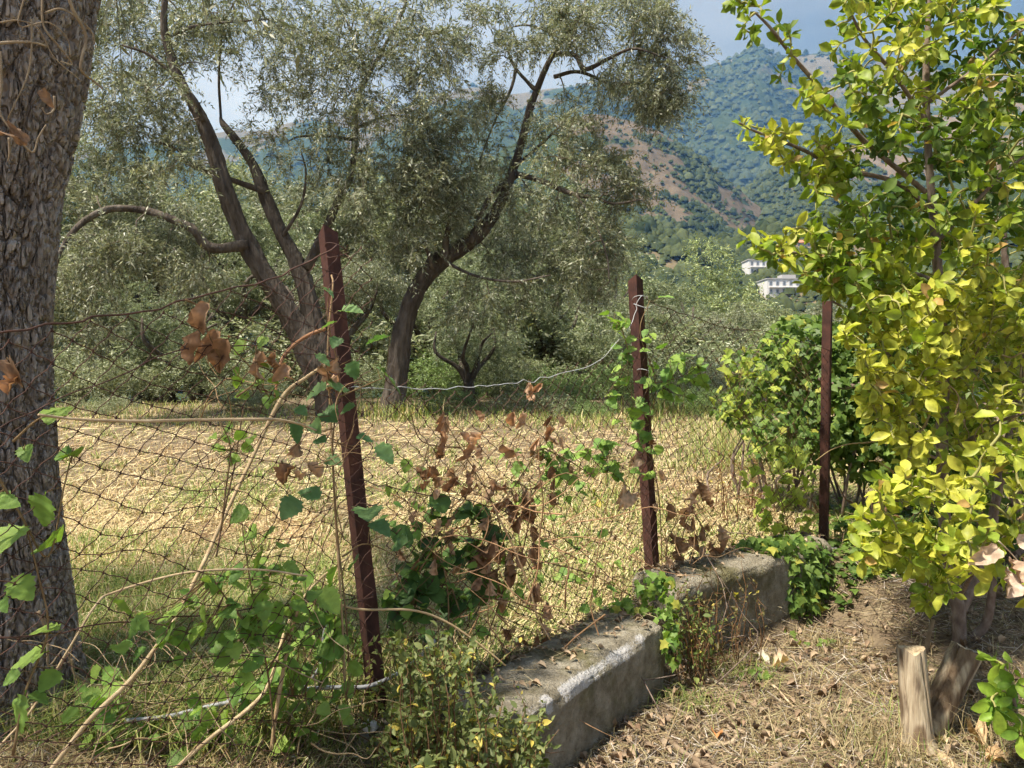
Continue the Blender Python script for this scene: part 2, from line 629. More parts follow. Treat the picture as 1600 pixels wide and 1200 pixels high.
M['rust'] = rough_mat('rusty_iron', [(0.30, (0.026, 0.013, 0.011)), (0.46, (0.060, 0.026, 0.020)), (0.60, (0.092, 0.038, 0.028)), (0.74, (0.17, 0.078, 0.048))], (1, 1, 0.6), nscale=22, detail=10, rough=0.82, bump=0.5, bump_d=0.002, bscale=260, spec=0.3, nrough=0.7)
M['wire'] = rough_mat('rusty_wire', [(0.3, (0.050, 0.026, 0.020)), (0.7, (0.12, 0.060, 0.042))], nscale=30, rough=0.75, bump=0.2, bump_d=0.001, bscale=300, spec=0.3)
M['zinc'] = rough_mat('zinc_wire', [(0.3, (0.34, 0.35, 0.36)), (0.7, (0.52, 0.53, 0.54))], nscale=40, rough=0.45, bump=0.1, bump_d=0.001, spec=0.6)
M['cable'] = rough_mat('grey_cable', [(0.3, (0.26, 0.27, 0.28)), (0.7, (0.40, 0.41, 0.42))], nscale=20, rough=0.6, bump=0.2, bump_d=0.002)


def concrete_mat():
    m, t, N, L = new_mat('old_concrete')
    o = N('ShaderNodeOutputMaterial')
    g = N('ShaderNodeNewGeometry')
    def noise(s, d=8, r=0.6):
        n = N('ShaderNodeTexNoise')
        n.inputs['Scale'].default_value = s
        n.inputs['Detail'].default_value = d
        n.inputs['Roughness'].default_value = r
        L(g.outputs['Position'], n.inputs['Vector'])
        return n.outputs['Fac']
    r1 = N('ShaderNodeValToRGB')
    ramp(r1, [(0.3, (0.15, 0.13, 0.09)), (0.48, (0.27, 0.24, 0.18)), (0.62, (0.38, 0.345, 0.27)), (0.78, (0.48, 0.445, 0.37))])
    L(noise(14, 10, 0.7), r1.inputs[0])
    r2 = N('ShaderNodeValToRGB')
    ramp(r2, [(0.52, (1, 1, 1)), (0.64, (0.55, 0.56, 0.40))])
    L(noise(5, 6), r2.inputs[0])
    mu = N('ShaderNodeVectorMath'); mu.operation = 'MULTIPLY'
    L(r1.outputs[0], mu.inputs[0]); L(r2.outputs[0], mu.inputs[1])
    r3 = N('ShaderNodeValToRGB')
    ramp(r3, [(0.60, (0, 0, 0)), (0.70, (1, 1, 1))])
    L(noise(70, 4, 0.7), r3.inputs[0])
    mxd = N('ShaderNodeMix'); mxd.data_type = 'RGBA'
    mfac = N('ShaderNodeMath'); mfac.operation = 'MULTIPLY'; mfac.inputs[1].default_value = 0.7
    L(r3.outputs[0], mfac.inputs[0])
    L(mfac.outputs[0], mxd.inputs[0])
    L(mu.outputs[0], mxd.inputs[6]); mxd.inputs[7].default_value = (0.10, 0.095, 0.08, 1)
    a = N('ShaderNodeAttribute'); a.attribute_name = 'col'      # red = chipped white paint left on the edge
    sep = N('ShaderNodeSeparateColor'); L(a.outputs['Color'], sep.inputs[0])
    mxp = N('ShaderNodeMix'); mxp.data_type = 'RGBA'
    na_ = N('ShaderNodeMath'); na_.operation = 'MULTIPLY_ADD'; na_.inputs[1].default_value = 1.6
    L(noise(150, 8, 0.75), na_.inputs[0]); na_.inputs[2].default_value = -1.42
    nb_ = N('ShaderNodeMath'); nb_.operation = 'MULTIPLY_ADD'; nb_.inputs[1].default_value = 1.15
    L(sep.outputs[0], nb_.inputs[0]); L(na_.outputs[0], nb_.inputs[2])
    nc_ = N('ShaderNodeMapRange'); nc_.inputs[1].default_value = 0.0; nc_.inputs[2].default_value = 0.28; nc_.inputs[4].default_value = 0.55
    L(nb_.outputs[0], nc_.inputs[0])
    L(nc_.outputs[0], mxp.inputs[0]); L(mxd.outputs[2], mxp.inputs[6]); mxp.inputs[7].default_value = (0.74, 0.74, 0.76, 1)
    b = N('ShaderNodeBump'); b.inputs['Strength'].default_value = 1.0; b.inputs['Distance'].default_value = 0.014
    vo = N('ShaderNodeTexVoronoi'); vo.inputs['Scale'].default_value = 95
    L(g.outputs['Position'], vo.inputs['Vector'])
    hm = N('ShaderNodeMath'); hm.operation = 'MULTIPLY_ADD'; hm.inputs[1].default_value = -0.45
    L(vo.outputs['Distance'], hm.inputs[0]); L(noise(60, 10, 0.78), hm.inputs[2])
    L(hm.outputs[0], b.inputs['Height'])
    p = N('ShaderNodeBsdfPrincipled'); p.inputs['Roughness'].default_value = 0.95; p.inputs['Specular IOR Level'].default_value = 0.15
    L(mxp.outputs[2], p.inputs['Base Color']); L(b.outputs[0], p.inputs['Normal'])
    L(p.outputs[0], o.inputs['Surface'])
    return m


M['concrete'] = concrete_mat()
M['mortar'] = rough_mat('mortar_lump', [(0.3, (0.13, 0.13, 0.12)), (0.6, (0.26, 0.26, 0.25)), (0.8, (0.36, 0.36, 0.35))], nscale=24, bump=0.9, bump_d=0.008, bscale=120)
M['deadwood'] = rough_mat('weathered_wood', [(0.28, (0.16, 0.12, 0.085)), (0.45, (0.36, 0.29, 0.20)), (0.62, (0.50, 0.42, 0.30)), (0.8, (0.60, 0.52, 0.40))], (1, 1, 0.10), nscale=70, detail=8, bump=0.9, bump_d=0.005, bscale=150, attr=True)
M['ground'] = rough_mat('dry_ground', [(0.28, (0.075, 0.055, 0.038)), (0.45, (0.15, 0.113, 0.073)), (0.6, (0.24, 0.19, 0.12)), (0.75, (0.34, 0.28, 0.18))], nscale=5.0, detail=12, bump=0.8, bump_d=0.02, bscale=60, nrough=0.72)


# ------------------------------------------------------------------ fence line and ground
FL = np.array([[-1.735, 0.41], [-0.378, 2.14], [0.655, 3.30], [1.71, 4.0], [5.2, 5.6]])


def side(x, y):
    """signed distance to the fence line, positive on the meadow side"""
    x = np.asarray(x, float); y = np.asarray(y, float)
    best = np.full(x.shape, 1e9)
    sg = np.zeros(x.shape)
    n = len(FL) - 1
    for i in range(n):
        a, b = FL[i], FL[i + 1]
        d = b - a
        L2 = d @ d
        tt = ((x - a[0]) * d[0] + (y - a[1]) * d[1]) / L2
        lo = -50.0 if i == 0 else 0.0
        hi = 50.0 if i == n - 1 else 1.0
        tt = np.clip(tt, lo, hi)
        qx, qy = a[0] + tt * d[0], a[1] + tt * d[1]
        dist = np.hypot(x - qx, y - qy)
        cr = d[0] * (y - a[1]) - d[1] * (x - a[0])
        m = dist < best
        best = np.where(m, dist, best)
        sg = np.where(m, np.sign(cr), sg)
    return best * sg


def ground_z(x, y):
    x = np.asarray(x, float); y = np.asarray(y, float)
    s = side(x, y)
    near = np.hypot(x, y)
    bumps = 0.025 * fbm(np.stack([x * 1.3, y * 1.3], -1), 3, 3) + 0.05 * fbm(np.stack([x * 0.35, y * 0.35], -1), 2, 8)
    mead = 0.44 + 0.034 * (np.clip(y, -5, 13) - 2)
    low = 0.22 + 0.012 * np.clip(y - 2.5, -4, 6)
    wdt = 0.18 + 1.6 * smooth(1.5, 1.95, x)
    st = smooth(0, 1, (s + 0.06 + wdt) / wdt)
    z = low + (mead - low) * st
    fall = smooth(15, 70, near)
    z = z * (1 - fall) + (-14.0) * fall
    return z + bumps * np.clip(1 - near / 60, 0, 1) * np.where(np.abs(s) < 0.3, 0.4, 1.0)


def graded(lim_lo, lim_hi, fine_lo, fine_hi, step, growth=1.28):
    g = list(np.arange(fine_lo, fine_hi + 1e-6, step))
    s, v = step, fine_hi
    while v < lim_hi:
        s *= growth
        v = min(v + s, lim_hi)
        g.append(v)
    s, v = step, fine_lo
    lo = []
    while v > lim_lo:
        s *= growth
        v = max(v - s, lim_lo)
        lo.append(v)
    return np.array(lo[::-1] + g)


def build_ground():
    gx = graded(-3300, 3300, -4.0, 5.0, 0.07)
    gy = graded(-150, 2700, 0.3, 8.0, 0.07)
    X, Y = np.meshgrid(gx, gy, indexing='ij')
    Z = ground_z(X, Y)
    V = np.stack([X, Y, Z], -1).reshape(-1, 3)
    nx, ny = X.shape
    i, j = np.meshgrid(np.arange(nx - 1), np.arange(ny - 1), indexing='ij')
    Q = np.stack([i * ny + j, (i + 1) * ny + j, (i + 1) * ny + j + 1, i * ny + j + 1], -1).reshape(-1, 4)
    mb = MB()
    mb.add(V, Q)
    return structure(mb.build('ground', M['ground']))


build_ground()


# ------------------------------------------------------------------ hills
def hill_mat(name, greens, brown):
    m, t, N, L = new_mat(name)
    o = N('ShaderNodeOutputMaterial')
    g = N('ShaderNodeNewGeometry')
    def noise(s, d, r=0.55):
        n = N('ShaderNodeTexNoise')
        n.inputs['Scale'].default_value = s; n.inputs['Detail'].default_value = d; n.inputs['Roughness'].default_value = r
        L(g.outputs['Position'], n.inputs['Vector'])
        return n.outputs['Fac']
    rg = N('ShaderNodeValToRGB')
    ramp(rg, [(0.35, greens[0]), (0.5, greens[1]), (0.66, greens[2])])
    L(noise(0.12, 8, 0.75), rg.inputs[0])
    rb = N('ShaderNodeValToRGB')
    ramp(rb, [(0.32, tuple(v * 0.55 for v in brown)), (0.5, brown), (0.68, tuple(min(1, v * 1.35) for v in brown))])
    L(noise(0.08, 8, 0.75), rb.inputs[0])
    at = N('ShaderNodeAttribute'); at.attribute_name = 'col'
    sep = N('ShaderNodeSeparateColor'); L(at.outputs['Color'], sep.inputs[0])
    ad = N('ShaderNodeMath'); ad.operation = 'ADD'
    L(sep.outputs[0], ad.inputs[0]); L(noise(0.1, 8, 0.8), ad.inputs[1])
    mr = N('ShaderNodeMapRange'); mr.inputs[1].default_value = 0.78; mr.inputs[2].default_value = 1.02
    L(ad.outputs[0], mr.inputs[0])
    mxn = N('ShaderNodeMix'); mxn.data_type = 'RGBA'
    L(mr.outputs[0], mxn.inputs[0]); L(rg.outputs[0], mxn.inputs[6]); L(rb.outputs[0], mxn.inputs[7])
    p = N('ShaderNodeBsdfPrincipled'); p.inputs['Roughness'].default_value = 1.0; p.inputs['Specular IOR Level'].default_value = 0.0
    L(mxn.outputs[2], p.inputs['Base Color'])
    L(p.outputs[0], o.inputs['Surface'])
    return m


GREENS = [(0.022, 0.034, 0.016), (0.040, 0.057, 0.024), (0.070, 0.084, 0.036)]
M['forest'] = leaf_mat('forest_crown', 'attr', 0.9, 0.0, 0.05, 0.35, 0.5)


def blob_template():
    V = [(0, 0, 1.0)]
    for z, r, o in ((0.58, 0.75, 0.0), (-0.15, 1.0, 0.5)):
        for k in range(6):
            a = (k + o) * math.pi / 3
            V.append((math.cos(a) * r, math.sin(a) * r, z))
    T = [(0, 1 + k, 1 + (k + 1) % 6) for k in range(6)]
    for ring in (0,):
        b = 1 + ring * 6
        for k in range(6):
            k2 = (k + 1) % 6
            T += [(b + k, b + 6 + k, b + k2), (b + k2, b + 6 + k, b + 6 + k2)]
    return np.array(V, float), np.array(T)


BLOB = blob_template()


def hill(name, label, ridge, r_top, r_base, mat, seed, n_tree, tree_r, nt_=110, fine=(880, 1380), brown=None, relief=0.05, size=200.0, forest_label='', patch=(0.0, 0.25)):
    cols = np.unique(np.concatenate([np.arange(-900, fine[0], 12.0), np.arange(fine[0], fine[1], 4.5), np.arange(fine[1], 2500, 12.0)]))
    rx, ry = zip(*ridge)
    cols = cols[(cols >= rx[0]) & (cols <= rx[-1])]
    top = np.interp(cols, rx, ry)
    tt = np.concatenate([np.linspace(0, 1, nt_), 1 + np.linspace(0.05, 1, 8)])
    C, Tm = np.meshgrid(cols, tt, indexing='ij')
    Tp = np.repeat(top[:, None], len(tt), 1)
    d = r_base + (r_top - r_base) * Tm
    X = (C - 800) / F * d
    ztop = (569.0 - Tp) / F * r_top
    zb = -17.0
    Z = zb + (ztop - zb) * np.clip(Tm, 0, 1) ** 1.05
    Z = np.where(Tm > 1, ztop - (Tm - 1) ** 1.3 * (ztop - zb) * 0.5, Z)
    env = np.sin(np.pi * np.clip(Tm, 0, 1)) ** 0.6
    q = np.stack([X, d * 0.8], -1) / size
    rl = 1 - 2 * np.abs(fbm(q, 5, seed))            # spurs and gullies
    Z = Z + relief * r_top * 0.5 * (rl - 0.4) * env
    Z = Z + 0.004 * r_top * fbm(q * 6, 4, seed + 3) * np.clip(Tm * 4, 0, 1)
    V = np.stack([X, d, Z], -1)
    bw = np.ones(C.shape) if brown is None else np.clip(brown(C, Tm), 0, 1)
    mask = smooth(patch[0], patch[1], fbm(np.stack([X, (d + Z) * 0.8], -1) / (size * 0.45), 5, seed + 40, 0.6)) * bw
    nx, ny = C.shape
    i, j = np.meshgrid(np.arange(nx - 1), np.arange(ny - 1), indexing='ij')
    Q = np.stack([i * ny + j, (i + 1) * ny + j, (i + 1) * ny + j + 1, i * ny + j + 1], -1).reshape(-1, 4)
    mb = MB()
    mb.add(V.reshape(-1, 3), Q, None, np.stack([mask] * 3, -1).reshape(-1, 3))
    o = mb.build(name, mat)
    o['label'] = label
    structure(o)
    # the woods on it
    r_ = np.random.default_rng(seed)
    m = n_tree * 3
    infine = r_.random(m) < 0.66
    cpx = np.where(infine, r_.uniform(max(fine[0], rx[0]), fine[1], m), r_.uniform(max(rx[0], -300), min(rx[-1], 1900), m))
    tpos = r_.random(m) ** 0.8
    ci = np.clip(np.searchsorted(cols, cpx) - 1, 0, nx - 2)
    fj = tpos * (nt_ - 1)
    tj = np.clip(fj.astype(int), 0, nt_ - 2)
    fi = (cpx - cols[ci]) / (cols[ci + 1] - cols[ci]); fj = fj - tj
    def bil(Aa):
        e = (lambda v: v[:, None]) if Aa.ndim == 3 else (lambda v: v)
        return Aa[ci, tj] * e((1 - fi) * (1 - fj)) + Aa[ci + 1, tj] * e(fi * (1 - fj)) + Aa[ci, tj + 1] * e((1 - fi) * fj) + Aa[ci + 1, tj + 1] * e(fi * fj)
    P = bil(V) + r_.normal(0, tree_r * 0.25, (m, 3)) * (1, 1, 0); bm = bil(mask)
    clus = fbm(np.stack([P[:, 0], P[:, 1] + P[:, 2]], -1) / (size * 0.18), 3, seed + 70)
    keep = r_.random(m) < np.clip(1.0 - 0.80 * bm + 0.30 * clus, 0.08, 1)
    P, clus, bm = P[keep][:n_tree], clus[keep][:n_tree], bm[keep][:n_tree]
    n = len(P)
    sz = tree_r * r_.lognormal(-0.18, 0.42, n).clip(.35, 2.0) * (1 - 0.45 * bm)
    TV, TT = BLOB
    jit = r_.uniform(0.72, 1.25, (n, len(TV), 1))
    BV = TV[None] * jit * sz[:, None, None] * np.array([1, 1, 1.15])
    a = r_.uniform(0, 6.28, n)
    ca, sa = np.cos(a)[:, None], np.sin(a)[:, None]
    BV = np.stack([BV[..., 0] * ca - BV[..., 1] * sa, BV[..., 0] * sa + BV[..., 1] * ca, BV[..., 2]], -1) + P[:, None] + np.array([0, 0, 1]) * (sz * 0.45)[:, None, None]
    tone = np.clip(0.5 + 0.5 * clus + r_.normal(0, 0.22, n), 0, 1)[:, None]
    c = np.array(GREENS[0]) * (1 - tone) + np.array(GREENS[2]) * 1.15 * tone
    mb = MB()
    mb.add(BV.reshape(-1, 3), None, (TT[None] + (np.arange(n) * len(TV))[:, None, None]).reshape(-1, 3), np.repeat(c, len(TV), 0))
    fo = mb.build('forest', M['forest'], kind='stuff')
    fo['label'] = forest_label


hill('mountain', 'far blue mountain ridge under the cloudy sky',
     [(-900, 150), (-300, 200), (0, 235), (200, 232), (350, 212), (420, 205), (500, 188), (620, 168), (700, 150), (745, 142), (800, 150), (900, 140), (1000, 132), (1060, 122),
      (1100, 112), (1140, 98), (1168, 82), (1182, 78), (1205, 90), (1240, 92), (1275, 88), (1310, 84), (1340, 92), (1400, 98), (1500, 104), (1600, 108), (1900, 60), (2500, 120)],
     2300, 1150, hill_mat('far_slope', GREENS, (0.13, 0.115, 0.085)), 3, 7500, 7.0, 110, (900, 1360),
     lambda c, t: smooth(0.70, 0.95, t) * 1.0 + 0.10, 0.12, 420.0, 'distant woods covering the blue mountain', (-0.15, 0.15))
hill('hill', 'brown and green terraced hillside behind the olive trees',
     [(-900, 420), (0, 410), (300, 395), (600, 330), (760, 250), (860, 195), (930, 178), (985, 190), (1020, 203), (1060, 226), (1100, 256), (1140, 288), (1190, 328), (1240, 372), (1300, 420), (1500, 520), (1800, 560)],
     900, 430, hill_mat('terrace_slope', GREENS, (0.125, 0.098, 0.068)), 11, 6500, 2.9, 120, (920, 1260),
     lambda c, t: smooth(0.40, 0.58, t) * smooth(820, 940, c), 0.07, 150.0, 'scattered trees and scrub on the brown terraced hillside', (-0.22, 0.02))
hill('hill', 'hillside rising to the right behind the golden shrub',
     [(900, 520), (1040, 430), (1110, 352), (1140, 322), (1180, 286), (1230, 250), (1290, 216), (1400, 190), (1600, 160), (2000, 120), (2500, 150)],
     1100, 520, hill_mat('right_slope', GREENS, (0.155, 0.122, 0.088)), 23, 5500, 3.6, 110, (1040, 1380),
     lambda c, t: smooth(0.5, 0.72, t) * 0.95, 0.07, 190.0, 'trees on the hillside behind the golden shrub', (-0.12, 0.12))
hill('hill', 'low wooded green slope behind the white building',
     [(-900, 460), (400, 445), (800, 390), (940, 345), (1000, 345), (1060, 366), (1110, 384), (1150, 378), (1200, 352), (1260, 338), (1330, 330), (1500, 300), (1900, 280), (2500, 300)],
     420, 190, hill_mat('near_slope', GREENS, (0.16, 0.13, 0.08)), 31, 6500, 2.5, 90, (900, 1340), None, 0.03, 90.0, 'dense green woods on the low slope round the white building', (0.2, 0.4))


# ------------------------------------------------------------------ far buildings
def flat_mat(name, c, rough=0.8):
    return rough_mat(name, [(0.3, tuple(v * 0.86 for v in c)), (0.7, c)], nscale=0.8, bump=0.1, bump_d=0.01, bscale=4, rough=rough)


M['white_wall'] = flat_mat('white_render', (0.74, 0.73, 0.72))
M['pink_wall'] = flat_mat('pink_render', (0.62, 0.45, 0.36))
M['tile_roof'] = flat_mat('red_tiles', (0.50, 0.20, 0.12))
M['grey_roof'] = flat_mat('grey_roof', (0.45, 0.44, 0.44))
M['glass'] = flat_mat('window_glass', (0.16, 0.18, 0.21), 0.2)
M['shutter'] = flat_mat('blue_grey_shutter', (0.38, 0.42, 0.48))  # shutter and glass paled, distance haze put into their colour


def box(mb, c, s, rot=0.0, col=None):
    x, y, z = np.array(s) / 2
    V = np.array([(-x, -y, -z), (x, -y, -z), (x, y, -z), (-x, y, -z), (-x, -y, z), (x, -y, z), (x, y, z), (-x, y, z)], float)
    cr_, sr = math.cos(rot), math.sin(rot)
    V = V @ np.array([[cr_, sr, 0], [-sr, cr_, 0], [0, 0, 1]]) + np.array(c)
    mb.add(V, [(0, 3, 2, 1), (4, 5, 6, 7), (0, 1, 5, 4), (1, 2, 6, 5), (2, 3, 7, 6), (3, 0, 4, 7)], None, col)


def slope_d(px, py):
    """distance at which the ray meets the low wooded slope"""
    top = np.interp(px, [1150, 1200, 1260, 1330], [378, 352, 338, 330])
    t = np.linspace(0.02, 1, 400)
    d = 190 + 230 * t
    z = -17 + ((569 - top) / F * 420 + 17) * t ** 1.05
    e = 569 - (z - 1.5) / d * F
    return float(np.interp(-py, -e, d))


def building(label, px0, px1, py0, py1, d, floors, bays, roof, wall, name='apartment_building', gable=False):
    A = pix(px0, py1, d); B = pix(px1, py0, d)
    wdt, h = B[0] - A[0], B[2] - A[2]
    dep = max(wdt * 0.8, 7)
    cx, z0 = (A[0] + B[0]) / 2, A[2]
    base = np.array([cx, d + dep / 2, z0 - 12])
    root = thing(name, label, 'building', base)
    mb = MB(); box(mb, (cx, d + dep / 2, z0 - 6 + h / 2), (wdt, dep, h + 12)); mb.build('wall', wall, root, smooth_shade=False)
    mb = MB()
    if gable:
        e = 0.5
        x0, x1, y0, y1, zt = A[0] - e, B[0] + e, d - e, d + dep + e, z0 + h
        rz = zt + wdt * 0.22
        V = [(x0, y0, zt), (x1, y0, zt), (x1, y1, zt), (x0, y1, zt), (x0 + wdt * .3, (y0 + y1) / 2, rz), (x1 - wdt * .3, (y0 + y1) / 2, rz)]
        mb.add(V, [(0, 1, 5, 4), (2, 3, 4, 5), (0, 3, 2, 1)], [(1, 2, 5), (3, 0, 4)])
    else:
        box(mb, (cx, d + dep / 2, z0 + h + 0.2), (wdt + 0.6, dep + 0.6, 0.4))
        box(mb, (cx + wdt * 0.12, d + dep * 0.5, z0 + h + 1.3), (wdt * 0.35, dep * 0.4, 1.8))
    mb.build('roof', roof, root, smooth_shade=False)
    fh = h / floors
    for f in range(floors):
        for b in range(bays):
            wx = A[0] + wdt * (b + 0.5) / bays
            wz = z0 + fh * (f + 0.5)
            ww, wh = wdt / bays * 0.5, fh * 0.55
            m1 = MB(); box(m1, (wx, d - 0.03, wz), (ww, 0.10, wh)); wn = m1.build('window', M['shutter'], root, smooth_shade=False)
            m2 = MB(); box(m2, (wx, d - 0.09, wz), (ww * 0.55, 0.06, wh * 0.86)); m2.build('pane', M['glass'], root, smooth_shade=False, parent=wn)
        if not gable and f:
            m3 = MB(); box(m3, (cx, d - 0.5, z0 + fh * f), (wdt * 0.92, 1.0, 0.25)); m3.build('balcony', M['white_wall'], root, smooth_shade=False)
    return root


building('white apartment block with rows of balconies seen between olive tops and golden shrub', 1170, 1216, 406, 452, slope_d(1190, 440) - 6, 4, 5, M['grey_roof'], M['white_wall'])
building('low white building just below the white apartment block', 1199, 1262, 436, 462, slope_d(1220, 455) - 12, 2, 6, M['grey_roof'], M['white_wall'], 'low_building')
building('small house with a red tiled roof on the wooded slope', 1231, 1251, 365, 376, slope_d(1240, 372) - 4, 2, 3, M['tile_roof'], M['pink_wall'], 'hillside_house', True)
building('pale pink house half hidden by golden leaves on the slope', 1246, 1274, 379, 392, slope_d(1260, 388) - 4, 2, 4, M['tile_roof'], M['pink_wall'], 'hillside_house', True)


# ------------------------------------------------------------------ near tree trunk on the left
def build_near_tree():
    d = 2.2
    cx0 = -15.0
    ys = np.array([-600, -300, -100, 0, 100, 200, 300, 400, 500, 600, 700, 800, 900, 1000, 1100, 1170, 1230])
    redge = np.array([300, 215, 166, 146, 133, 118, 98, 88, 81, 80, 83, 88, 99, 112, 124, 142, 175])
    rad = (redge - cx0) / F * d
    base = pix(cx0, 1180, d)
    root = thing('old_tree', 'thick old tree trunk with deeply fissured bark behind the wire fence', 'tree', (base[0], base[1], ground_z(base[0], base[1])))
    zs = pix(np.full(len(ys), cx0), ys, d)[:, 2]
    order = np.argsort(zs)
    zs, rr = zs[order], rad[order]
    nz_ = 420
    Z = np.linspace(zs[0], 2.95, nz_)
    R = np.interp(Z, zs, rr)
    A = np.concatenate([np.linspace(-2.5, 0.5, 230, endpoint=False), np.linspace(0.5, 2 * math.pi - 2.5, 50, endpoint=False)])
    na = len(A)
    AA, ZZ = np.meshgrid(A, Z)
    RR = np.repeat(R[:, None], na, 1)
    # gentle body lumps, root flare, fissured bark plates
    circ = np.stack([np.cos(AA), np.sin(AA)], -1)
    RR = RR * (1 + 0.07 * fbm(np.concatenate([circ * 1.3, ZZ[..., None] * 1.1], -1), 3, 4))
    flare = smooth(0.75, 0.35, ZZ)
    RR = RR * (1 + 0.20 * flare * np.sin(AA * 5 + 1.0))
    s = AA * 0.20
    wob = 0.010 * fbm(np.concatenate([circ * 5, ZZ[..., None] * 7], -1), 3, 12)
    per = 44
    uu = (AA + 2.5) / (2 * math.pi) * per + wob * 60
    f1, f2 = worley(np.stack([np.where(uu > per - 0.5, uu, uu), ZZ * 8.5 + 2.0 * vnoise(np.stack([uu * 0.4, ZZ * 3], -1), 5)], -1), 6)
    crack = smooth(0.02, 0.20, f2 - f1)
    g1, g2 = worley(np.stack([uu * 2.1, ZZ * 26], -1), 16)
    crack2 = smooth(0.0, 0.25, g2 - g1)
    RR = RR + 0.022 * (crack - 1) + 0.007 * (crack2 - 1) + 0.004 * fbm(np.concatenate([circ * 16, ZZ[..., None] * 22], -1), 3, 18)
    # hollow above the root, right of the centre line
    hx = np.arctan2(np.sin(AA + 1.05), np.cos(AA + 1.05))
    hz = ZZ - pix(0, 935, d)[2]
    hole = np.exp(-((hx / 0.17) ** 2 + (hz / 0.075) ** 2))
    lip = np.exp(-(((np.hypot(hx / 0.17, hz / 0.075)) - 1.35) / 0.35) ** 2)
    RR = RR - 0.10 * hole + 0.014 * lip
    V = np.stack([base[0] + RR * np.cos(AA), d + RR * np.sin(AA), ZZ], -1).reshape(-1, 3)
    i, j = np.meshgrid(np.arange(nz_ - 1), np.arange(na), indexing='ij')
    j2 = (j + 1) % na
    Q = np.stack([i * na + j, i * na + j2, (i + 1) * na + j2, (i + 1) * na + j], -1).reshape(-1, 4)
    mb = MB(); mb.add(V, Q)
    mb.build('trunk', M['bark'], root)
    # limbs above the picture, with the crown that shades the corner
    c = np.array([base[0], d, 2.75])
    limbs = [([c, c + (-.5, -.2, .7), c + (-1.2, -.5, 1.3), c + (-2.0, -.9, 1.8)], (.26, .17, .11, .05)),
             ([c, c + (.05, .1, .7), c + (-.3, .2, 1.4), c + (-.9, .3, 2.0)], (.28, .17, .10, .04)),
             ([c, c + (-.3, .4, .8), c + (-.9, 1.1, 1.4), c + (-1.6, 1.9, 1.7)], (.24, .15, .09, .04))]
    nodes, nr = [], []
    for p, r in limbs:
        mb = MB(); P, R2 = tube(mb, p, r, 14, 6, 0.12, 5); mb.build('limb', M['bark'], root)
        nodes.append(P); nr.append(R2)
    nodes = np.concatenate(nodes); nr = np.concatenate(nr)
    r_ = np.random.default_rng(41)
    cl = [((-2.6, 1.0, 4.5), (.9, .5, .5), 22), ((-3.4, .5, 4.6), (.9, .7, .5), 26), ((-3.7, 2.3, 4.8), (.8, .8, .6), 26)]
    att = np.concatenate([np.array(cc) + norm(r_.normal(size=(n, 3))) * r_.random((n, 1)) ** 0.4 * np.array(rr_) for cc, rr_, n in cl])
    # sprays that hang into the top left corner of the view
    hp = pix(np.array([165, 200, 240, 290, 330, 350]), np.array([-90, -70, -100, -80, -110, -60]), np.array([3.2, 3.0, 3.3, 3.1, 3.3, 3.0]))
    att = np.concatenate([att, hp])
    mb, ends, dirs = grow(nodes, nr, att, r_, 0.02)
    mb.build('twigs', M['twig'], root, kind='stuff')
    cb = MB(); olive_foliage(cb, ends, dirs, r_, sprays=5, leaves=16, leaf=0.06, length=0.40, droop=0.5)
    cb.build('crown', M['olive_leaf'], root, kind='stuff')
    # dead climber stems clinging to the bark
    vroot = thing('dead_climber', 'pale leafless climber stems clinging to top of the thick trunk', 'vine', pix(60, 300, 1.9))
    ds = 1.955
    stems = [([(105, -20), (112, 10), (134, 55), (128, 90), (127, 110), (148, 128), (160, 138)], 4.5),
             ([(-10, 68), (20, 66), (50, 66), (72, 72)], 4), ([(70, 20), (100, 15), (140, 45), (150, 75)], 2.5),
             ([(66, -10), (68, 40), (90, 70), (113, 100), (95, 96)], 3), ([(0, 80), (2, 130), (0, 175), (20, 205), (50, 238), (60, 215), (72, 195)], 3.5),
             ([(85, 150), (84, 172), (72, 178), (66, 168)], 3), ([(50, 30), (45, 110), (12, 185)], 2.5), ([(40, -10), (30, 40), (75, 35), (105, 60), (110, 90)], 2.2),
             ([(0, 35), (30, 32), (60, 45), (85, 90), (125, 125)], 2.2), ([(14, 215), (15, 240), (12, 252)], 3),
             ([(70, 965), (74, 1000), (76, 1040), (100, 1015), (112, 1040)], 3), ([(112, 1030), (118, 1055), (150, 1070), (180, 1065)], 3.2), ([(60, 955), (72, 985), (75, 1035)], 4.5)]
    for st, wpx in stems:
        st = np.array(st, float)
        k = np.sin(np.clip((st[:, 0] + 15) / 165, 0, 1) * math.pi / 2)
        dd = ds - 0.05 + 0.20 * np.clip((st[:, 0] + 15) / 165, 0, 1) ** 2.2 - 0.04 * smooth(300, 0, st[:, 1])
        P = pix(st[:, 0], st[:, 1], dd)
        mb = MB(); tube(mb, P, np.linspace(1.0, 0.55, len(P)) * wpx / F * 1.95 * 0.62, 6, 6, 0.15, int(wpx * 7), (.82, .78, .74))
        mb.build('stem', M['stem'], vroot)
    lp = pix(np.array([12, 8, 20, 66]), np.array([195, 205, 212, 140]), 1.86)
    leaf_objects('leaf', vroot, DRY, M['dry_leaf_o'], lp, np.array([(.5, 0, -.6), (-.3, -.2, -.8), (.6, -.3, -.2), (.4, -.2, -.7)]), np.array([(0, -1, .3)] * 4),
                 np.array([.05, .06, .045, .04]), np.array([.04, .04, .04, .03]), np.array([(.30, .20, .13)] * 4), 'dry')


